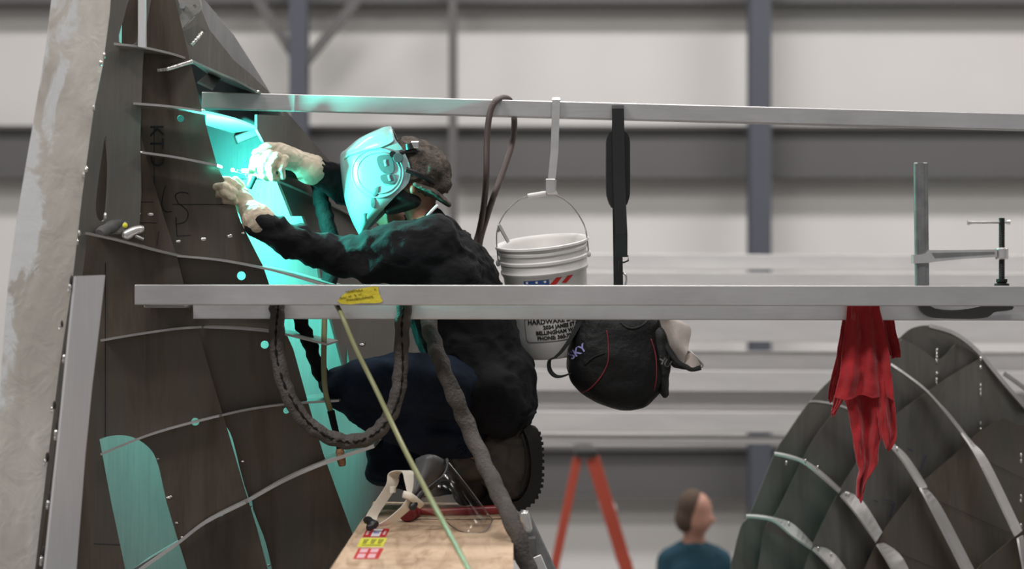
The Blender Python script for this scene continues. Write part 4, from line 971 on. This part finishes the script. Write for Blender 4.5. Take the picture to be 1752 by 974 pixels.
link('carabiner', bm_me(bm_tube([P(x, y, 6.96) for x, y in smooth_px([(1062,466),(1055,473),(1055,484),(1060,496),(1066,497),(1071,484),(1071,472)],4,True)], m(1.7), 8, None, True)), M['chrome'], bg, True)
# ------------------------------------------------------------------ bar clamp
cl = thing('bar_clamp', 'grey steel bar clamp standing upright on the near beam at far right', 'clamp', P(1640,530,6.33))
YC = 6.296
b = bm_prism(P(1575,278,YC), P(1578,520,YC), .02, .042, up=Vector((1,0,0)), bev=.004)
b = bm_prism(P(1575,278,YC-.011), P(1578,520,YC-.011), .004, .018, up=Vector((1,0,0)), bm=b)
link('rail', bm_me(b), M['steel'], cl)
low = [(1567,505),(1589,505),(1590,520),(1600,528),(1630,531),(1665,527),(1690,522),(1730,522),(1732,530),(1712,533),(1700,535),(1690,543),(1660,546),(1610,545),(1590,542),(1576,532)]
link('fixed_jaw', bm_me(bm_plate(smooth_px(low,2,True), flat(YC-.012), .026)), M['girt'], cl)
arm = [(1563,436),(1575,436),(1583,434),(1590,428),(1640,428),(1706,427),(1706,440),(1650,443),(1600,448),(1590,450),(1563,451)]
link('sliding_arm', bm_me(bm_plate(arm, flat(YC-.020), .040)), M['alu'], cl)
link('arm_recess', bm_me(bm_plate([(1594,433),(1702,431),(1702,435),(1600,442)], flat(YC-.0215), .002)), M['steel'], cl)
link('arm_boss', bm_me(bm_lathe([(.001,0),(.017,0),(.020,.003),(.020,.032),(.017,.036),(.001,.036)], P(1714,444,YC), Vector((0,0,1)), 24)), M['alu'], cl, True, 30)
b = bm_tube([P(1714, 373+i*.75, YC) for i in range(0, 152)], m(5.0,6.3), 14, wr=lambda i, a: 1+.10*(1 if (i+a/6.283*4)%4 < 2 else -1)*(1 if i > 30 else 0))
link('screw', bm_me(b), M['black_metal'], cl, True, 60)
link('swivel_pad', bm_me(bm_lathe([(.001,0),(.022,0),(.023,.004),(.022,.008),(.014,.010),(.017,.014),(.017,.022),(.001,.024)], P(1714,490,YC), Vector((0,0,1)), 24)), M['black_metal'], cl, True, 30)
b = bm_cyl(P(1657,381,YC), P(1726,380,YC), .0045, .0045, 12); b = bm_cyl(P(1655,381,YC), P(1661,381,YC), .0075, .0065, 12, b); b = bm_cyl(P(1722,380,YC), P(1728,380,YC), .0065, .0075, 12, b)
link('tommy_bar', bm_me(b), M['alu'], cl, True, 40)
# ------------------------------------------------------------------ red cloth
rc = thing('red_cloth', 'red cotton rag draped over the beams in front of the right hull frame', 'cloth', P(1480,700,6.34))
def pleats(rows_, name, seed, amp, freq, Y, th=.003, n=48, hem=12):
    """rows: (y, x_left, x_right); a hanging sheet with vertical folds"""
    rr = smooth_px(rows_, 8); bm = bmesh.new(); g_ = []
    ya, yb = rr[0][0], rr[-1][0]
    for y, x0, x1 in rr:
        r = []; tt = ((y-ya)/(yb-ya))**3
        for k in range(n+1):
            u = k/n; ph = freq*u*2*math.pi+seed+.6*noise.noise(Vector((u*2, y*.02, seed)))
            env = min(1, max(0.15, (y-515)/90))
            r.append(bm.verts.new(P(x0+(x1-x0)*u+2.5*tt*noise.noise(Vector((u*9, seed, y*.03))), y+hem*tt*noise.noise(Vector((u*3.3+seed, seed*2, 0)))+3*noise.noise(Vector((u*4, seed, y*.01)))*env, Y)+Vector((0, amp*env*math.sin(ph)+.010*env*noise.noise(Vector((u*6, y*.035, seed)))+.003*noise.noise(Vector((u*16, y*.09, seed))), 0))))
        g_.append(r)
    for i in range(len(g_)-1):
        for k in range(n): bm.faces.new((g_[i][k], g_[i][k+1], g_[i+1][k+1], g_[i+1][k]))
    me = bm_me(bm); o = bpy.data.objects.new('t', me); C.objects.link(o); md = o.modifiers.new('s', 'SOLIDIFY'); md.thickness = th; md.offset = 0
    dg = bpy.context.evaluated_depsgraph_get(); me2 = bpy.data.meshes.new_from_object(o.evaluated_get(dg)); bpy.data.objects.remove(o)
    return link(name, me2, M['red'], rc, True)
pleats([(508,1450,1504),(530,1449,1505),(560,1447,1512),(600,1442,1519),(640,1438,1524),(672,1430,1528),(681,1428,1530)], 'front_fold', 1.0, .012, 2.6, 6.296)
pleats([(640,1500,1525),(681,1500,1529),(720,1503,1533),(745,1507,1534),(758,1512,1528),(767,1516,1520)], 'hanging_corner', 2.0, .010, 1.2, 6.31)
pleats([(660,1438,1515),(700,1450,1512),(740,1458,1508),(770,1462,1502),(792,1466,1501),(806,1470,1493),(822,1466,1482),(845,1466,1476),(852,1467,1472)], 'tail', 3.0, .012, 1.5, 6.335)
pleats([(546,1441,1462),(580,1436,1458),(620,1428,1450),(660,1419,1445),(682,1415,1445)], 'side_fold', 4.0, .008, 1.0, 6.41)
pleats([(676,1428,1446),(690,1426,1440),(702,1423,1432),(711,1423,1426)], 'side_fold', 6.0, .004, 1.0, 6.36)
pleats([(546,1505,1529),(570,1508,1533),(595,1514,1539),(611,1519,1541)], 'side_fold', 5.0, .008, 1.0, 6.41)
# over the top of the second beam
strip('top_fold', [P(1450,509,6.30),P(1450,508,6.33),P(1450,508,6.40),P(1448,550,6.405)], [P(1504,509,6.30),P(1504,508,6.33),P(1504,508,6.40),P(1512,550,6.405)], .003, M['red'], rc)
# ------------------------------------------------------------------ plank, stickers, things on it
zp = 3.0-.748
pk_ = thing('plank', 'pale plywood plank the welder kneels on, with red and yellow stickers', 'plank', Vector((-.24, 6.2, zp-.04)))
b = bmesh.new(); T = [Vector((-.477,4.6,zp)), Vector((.003,4.6,zp)), Vector((.004,6.46,zp)), Vector((-.01,6.97,zp)), Vector((-.477,7.05,zp))]
tv = [b.verts.new(v) for v in T]; bv = [b.verts.new(v-Vector((0,0,.038))) for v in T]; b.faces.new(tv); b.faces.new(bv[::-1])
for i in range(5): b.faces.new((tv[i], bv[i], bv[(i+1)%5], tv[(i+1)%5]))
link('board', bm_me(b), M['wood'], pk_)
def sticker(poly, mat, lift=.0006, name='sticker'):
    b = bmesh.new(); vs = [b.verts.new(PZ(x, y, zp)+Vector((0,0,lift))) for x, y in poly]; b.faces.new(vs)
    r = bmesh.ops.extrude_face_region(b, geom=b.faces[:]); bmesh.ops.translate(b, vec=(0,0,-lift+.0001), verts=[v for v in r['geom'] if isinstance(v, bmesh.types.BMVert)])
    return link(name, bm_me(b), M[mat], pk_)
def par(x0, x1, y0, y1, sh=-.52): # slanted with the plank's edge
    s = lambda x, y: (x+(y-905)*sh, y)
    return [s(x0, y0), s(x1, y0), s(x1, y1), s(x0, y1)]
sticker(par(628,667,905.5,919.5), 'redprint'); sticker(par(641,656,906,918.5), 'white_print', .001)
sticker(par(643,653,911,914), 'lav', .0013)
sticker(par(627,671,921,936), 'yellowprint'); sticker(par(631,674,939,957), 'redprint')
for x in (636, 654):
    sticker(par(x,x+13,940,946), 'pinkprint', .001); sticker(par(x,x+13,948.5,955.5), 'pinkprint', .001)
for x in (632.5, 645.5, 658):
    for k in range(4): sticker(par(x+k*.4, x+9-k*.6, 924+k*2, 924.9+k*2), 'black_print', .001, 'print_mark')
for x in (631, 660):
    sticker(par(x,x+4,909,916), 'pinkprint', .001, 'print_mark')
sticker(par(634,667,933.4,934.2), 'black_print', .001, 'print_mark')
# trestle / step ladder rail beneath the plank's right corner
st = thing('trestle', 'grey metal trestle leg under the right corner of the plank', 'trestle', Vector((.06, 6.3, 0)))
link('leg', bm_me(bm_prism(P(893,878,6.45), P(955,1010,6.40), .035, .045, up=Vector((1,0,.3)), bev=.004)), M['steel'], st)
link('leg', bm_me(bm_prism(P(862,905,6.5), P(868,1090,6.48), .035, .04, up=Vector((1,0,.3)), bev=.004)), M['girt'], st)
link('rounded_cap', fuse(chain([G(897,882,6.40,10), G(903,905,6.39,9)], None), .004, 3), M['alu'], st, True)
link('hinge_plate', bm_me(bm_prism(P(918,952,6.36), P(934,990,6.34), .02, .03, up=Vector((1,0,0)), bev=.004)), M['alu'], st)
link('crosspiece', bm_me(bm_box((-.46, 6.36, zp-.11), (.075, 6.46, zp-.04), None, .004)), M['girt'], st)
link('leg', bm_me(bm_prism(Vector((.1,6.40,zp-.6)), Vector((.32,6.35,0)), .035, .045, up=Vector((1,0,0)), bev=.004)), M['steel'], st)
link('leg', bm_me(bm_prism(Vector((-.42,6.42,zp-.1)), Vector((-.55,6.42,0)), .035, .045, up=Vector((1,0,0)), bev=.004)), M['girt'], st)
# mallet
ml = thing('mallet', 'dark red mallet lying on the plank behind the clear visor', 'mallet', PZ(780,884,zp))
Ym = 6.50; zc = zp+.028
def pm(px): return (px-CX)/F_PX*Ym
link('handle', bm_me(bm_tube([Vector((pm(715), Ym, zc)), Vector((pm(750), Ym, zc-.004)), Vector((pm(830), Ym, zc+.002)), Vector((pm(868), Ym+.02, zc+.004))], [.012,.012,.015,.014], 14, flatk=.8)), M['redpaint'], ml, True, 50)
b = bm_lathe([(.001,0),(.022,.002),(.027,.008),(.027,.026),(.020,.034),(.020,.062),(.027,.070),(.027,.088),(.022,.094),(.001,.096)], Vector((pm(697), Ym-.075, zc)), Vector((.25,1,0)), 24)
link('mallet_head', bm_me(b), M['redpaint'], ml, True, 40)
link('grip_end', bm_me(bm_tube([Vector((pm(862), Ym+.02, zc+.004)), Vector((pm(873), Ym+.025, zc+.004))], [.017,.015], 14)), M['redprint'], ml, True, 50)
# face shield: white headband, grey crown, clear visor
fs = thing('face_shield', 'face shield with white headband and clear visor lying on the plank', 'face shield', PZ(730,900,zp))
hb1 = ppath([(624,892,6.22),(628,880,6.24),(646,853,6.27),(661,829,6.29),(664,812,6.30),(675,806,6.29),(688,808,6.26),(692,822,6.24),(696,840,6.22),(697,850,6.20),(688,866,6.19),(668,884,6.18),(652,895,6.17),(641,900,6.17)],5)
hb2 = [p+Vector((m(13)*(.15+.85*min(1,i/30)), .020, m(6)*(1-min(1,i/30)))) for i, p in enumerate(hb1)]
hbA = [p-Vector((0,.0,0)) for p in hb1]
strip('headband', hb1, [p+Vector((.034,.024,-.002)) for p in hb1], .0026, M['band'], fs, True)
link('band_strap', bm_me(bm_tube(ppath([(690,846,6.20),(702,850,6.19),(712,858,6.2),(722,866,6.22)],5), m(6), 8, flatk=.35)), M['band'], fs, True)
link('band_rivet', bm_me(bm_cyl(P(683,818,6.235), P(683,818,6.225), .003, .003, 8)), M['blackp'], fs, True)
link('ratchet', fuse(chain([G(628,890,6.20,7), G(640,897,6.17,8), G(632,903,6.16,6)], None), .004, 2, folds(.003,60,(1,1,1),1)), M['blackp'], fs, True)
link('size_knob', bm_me(bm_cyl(P(672,843,6.26), P(672,833,6.26), .010, .010, 14)), M['band'], fs, True, 40)
# crown
b = bmesh.new(); g_ = []
for i in range(9):
    u = i/8; r = []
    a = (712+6*math.sin(u*3.14), 786+u*60); 
    L_ = (712-14*u**1.5*.6, 786+u*58); R_ = (763-50*u**1.4, 790+u*78-12*u)
    for k in range(11):
        v = k/10; x = L_[0]+(R_[0]-L_[0])*v; y = L_[1]+(R_[1]-L_[1])*v-10*math.sin(v*math.pi)*(1-u*.6)
        r.append(b.verts.new(P(x, y, 6.28-.05*math.sin(v*math.pi)-.02*u)))
    g_.append(r)
for i in range(8):
    for k in range(10): b.faces.new((g_[i][k], g_[i][k+1], g_[i+1][k+1], g_[i+1][k]))
me = bm_me(b); o = bpy.data.objects.new('t', me); C.objects.link(o); md = o.modifiers.new('s', 'SOLIDIFY'); md.thickness = .003
dg = bpy.context.evaluated_depsgraph_get(); me2 = bpy.data.meshes.new_from_object(o.evaluated_get(dg)); bpy.data.objects.remove(o)
link('crown', me2, M['greyplastic'], fs, True)
link('crown_edge', bm_me(bm_tube(ppath([(764,786,6.27),(765,800,6.25),(757,816,6.23),(742,828,6.22),(728,840,6.21),(715,856,6.21),(708,868,6.21)],6), m(3.2), 8)), M['blackp'], fs, True)
link('crown_pivot', fuse(chain([G(722,842,6.22,5), G(712,856,6.21,6), G(706,868,6.20,7)], None), .004, 2), M['blackp'], fs, True)
# visor: part of a cone
b = bmesh.new(); g_ = []
top = smooth_px([(712,868,6.24),(722,852,6.20),(742,832,6.16),(760,812,6.18),(768,792,6.26)],4); botm = smooth_px([(757,885,6.36),(778,905,6.22),(805,913,6.15),(832,908,6.18),(843,890,6.34)],4)
for u in [0,.25,.5,.75,1]:
    g_.append([b.verts.new(P(*[a*(1-u)+c_*u for a, c_ in zip(p, q)])) for p, q in zip(top, botm)])
for i in range(4):
    for k in range(len(top)-1): b.faces.new((g_[i][k], g_[i][k+1], g_[i+1][k+1], g_[i+1][k]))
me = bm_me(b); o = bpy.data.objects.new('t', me); C.objects.link(o); md = o.modifiers.new('s', 'SOLIDIFY'); md.thickness = .0012
dg = bpy.context.evaluated_depsgraph_get(); me2 = bpy.data.meshes.new_from_object(o.evaluated_get(dg)); bpy.data.objects.remove(o)
link('visor', me2, M['visor'], fs, True)
link('visor_edge', bm_me(bm_tube([P(*q) for q in botm], m(.9), 6)), M['steel'], fs, True)
link('visor_edge', bm_me(bm_tube([P(768,792,6.255),P(800,832,6.28),P(843,890,6.335)], m(.8), 6)), M['steel'], fs, True)
# ------------------------------------------------------------------ grinder on the shelf
ag = thing('angle_grinder', 'small grey angle grinder lying on the shelf plate beside the stem bar', 'grinder', P(200,398,6.310))
b = bm_tube(ppath([(170,400,6.240),(180,394,6.270),(196,385,6.310),(212,375,6.350)],4), [m(q) for q in [7,9,9.5,10,9,9,10.5,10.5,9,9,9.5,9,7]], 16)
link('motor_body', bm_me(b), M['girt'], ag, True, 40)
link('gear_head', fuse(chain([G(206,372,6.350,8), G(214,386,6.330,7), G(206,366,6.360,5)], None), .004, 3), M['steel'], ag, True)
link('end_ring', bm_me(bm_tube([P(x, y, 6.345) for x, y in circ(176,396,8,16,6)], m(1.3), 6, None, True)), M['alu'], ag, True)
link('switch', bm_me(bm_ball(P(214,386,6.270), m(4.5), None, 2, (1,.5,1))), M['yellowprint'], ag, True)
gd = thing('hand_tool', 'silver metal tool head lying on the shelf plate right of the grey grinder', 'tool', P(230,400,6.310))
link('tool_head', fuse(chain([G(217,402,6.310,9), G(230,395,6.310,8), G(241,392,6.310,7)], None), .004, 2), M['alu'], gd, True)
link('tool_neck', bm_me(bm_cyl(P(232,404,6.310), P(246,410,6.310), m(3.5), m(2.5), 10)), M['steel'], gd, True, 40)
# ------------------------------------------------------------------ step ladder
sl = thing('step_ladder', 'orange stepladder with black cap standing at the back wall, blurred', 'ladder', (P(1000,0,13).x, 13, 0))
YL = 13.0
def lz(px, py, Y=YL): return P(px, py, Y)
def ext(a, b_, Y):
    a, b_ = P(*a, Y), P(*b_, Y); d = b_-a; return a, a+d*(a.z/-d.z)
zt = P(0,776,YL).z
for Yl in (12.8, 13.25):
    a, b_ = ext((1014,784), (1072,974), Yl); link('front_rail', bm_me(bm_prism(a, b_, .03, .085, up=Vector((1,0,0)), bev=.004)), M['orange'], sl)
    a, b_ = ext((988,784), (948,974), Yl); link('rear_rail', bm_me(bm_prism(a, b_, .03, .055, up=Vector((1,0,0)), bev=.004)), M['orange'], sl)
a, b_ = ext((1014,784), (1072,974), 13.0)
for k in range(1, 6):
    p = a+(b_-a)*(k*.165); link('step', bm_me(bm_box((p.x-.05, 12.81, p.z-.012), (p.x+.05, 13.24, p.z+.012), None, .003)), M['alu'], sl)
link('top_cap', bm_me(bm_box(P(984,782,12.75), P(1022,770,12.75)+Vector((0,.55,0)), None, .02)), M['blackp'], sl)
# ------------------------------------------------------------------ man in the background
mn = thing('person', 'short-haired person in teal shirt seen from behind beyond the beams, head turned right', 'person', (P(1190,0,12).x, 12.0, 0))
B_ = lambda px, py, r, Y=12.0: (P(px, py, Y), m(r, 12.0))
hx = P(1190,880,12)
b = bm_ball(P(1192,876,12), .108, None, 3, (.86,.95,1.12)); b = bm_ball(P(1196,893,11.97), .085, b, 3, (.85,.9,.9))
b = chain([B_(1188,905,17), B_(1186,940,22)], b)
b = chain([B_(1186,985,44), B_(1188,1080,40), B_(1190,1150,44)], b, 1.0)
b = chain([B_(1150,965,18), B_(1136,1040,15), B_(1140,1110,12,11.85), B_(1150,1130,11,11.75)], b)
b = chain([B_(1226,965,18), B_(1240,1040,15), B_(1236,1110,12,11.85), B_(1226,1130,11,11.75)], b)
for sx in (-1, 1):
    b = chain([B_(1190+sx*22,1160,26), B_(1190+sx*26,1250,17), B_(1190+sx*26,1340,12)], b)
    b = chain([B_(1190+sx*26,1352,11), B_(1190+sx*26,1354,10,11.85)], b)
    b = bm_ball(P(1192+(sx*26), 883, 12.0), .024, b, 2, (.4,.7,1))
b = bm_ball(P(1222,890,11.94), .02, b, 2)
link('body', fuse(b, .016, 4), M['skin2'], mn, True)
b = bm_ball(P(1185,872,12.01), .112, None, 3, (.86,.97,1.10)); b = bm_ball(P(1175,888,12.0), .092, b, 3, (.8,.95,.95))
link('hair', fuse(b, .012, 4), M['hair'], mn, True)
b = chain([B_(1186,975,52), B_(1188,1060,46), B_(1190,1145,48)], None, .8)
b = chain([B_(1148,962,24), B_(1186,942,24), B_(1228,962,24)], b); b = chain([B_(1148,964,24), B_(1136,1020,20)], b); b = chain([B_(1228,964,24), B_(1240,1020,20)], b)
link('shirt', fuse(b, .016, 5, folds(.012,7,(1,1,1),2)), M['tee'], mn, True)
b = chain([B_(1190,1150,46), B_(1190,1175,44)], None, .8)
for sx in (-1, 1): b = chain([B_(1190+sx*23,1180,28), B_(1190+sx*26,1250,21), B_(1190+sx*26,1335,16)], b)
link('trousers', fuse(b, .016, 4), M['trousers'], mn, True)
for sx in (-1, 1):
    link('shoe', fuse(chain([(Vector((P(1190+sx*26,0,12).x, 12.03, .05)), .048), (Vector((P(1190+sx*26,0,12).x, 11.85, .04)), .04)], None), .01, 3), M['blackp'], mn, True)
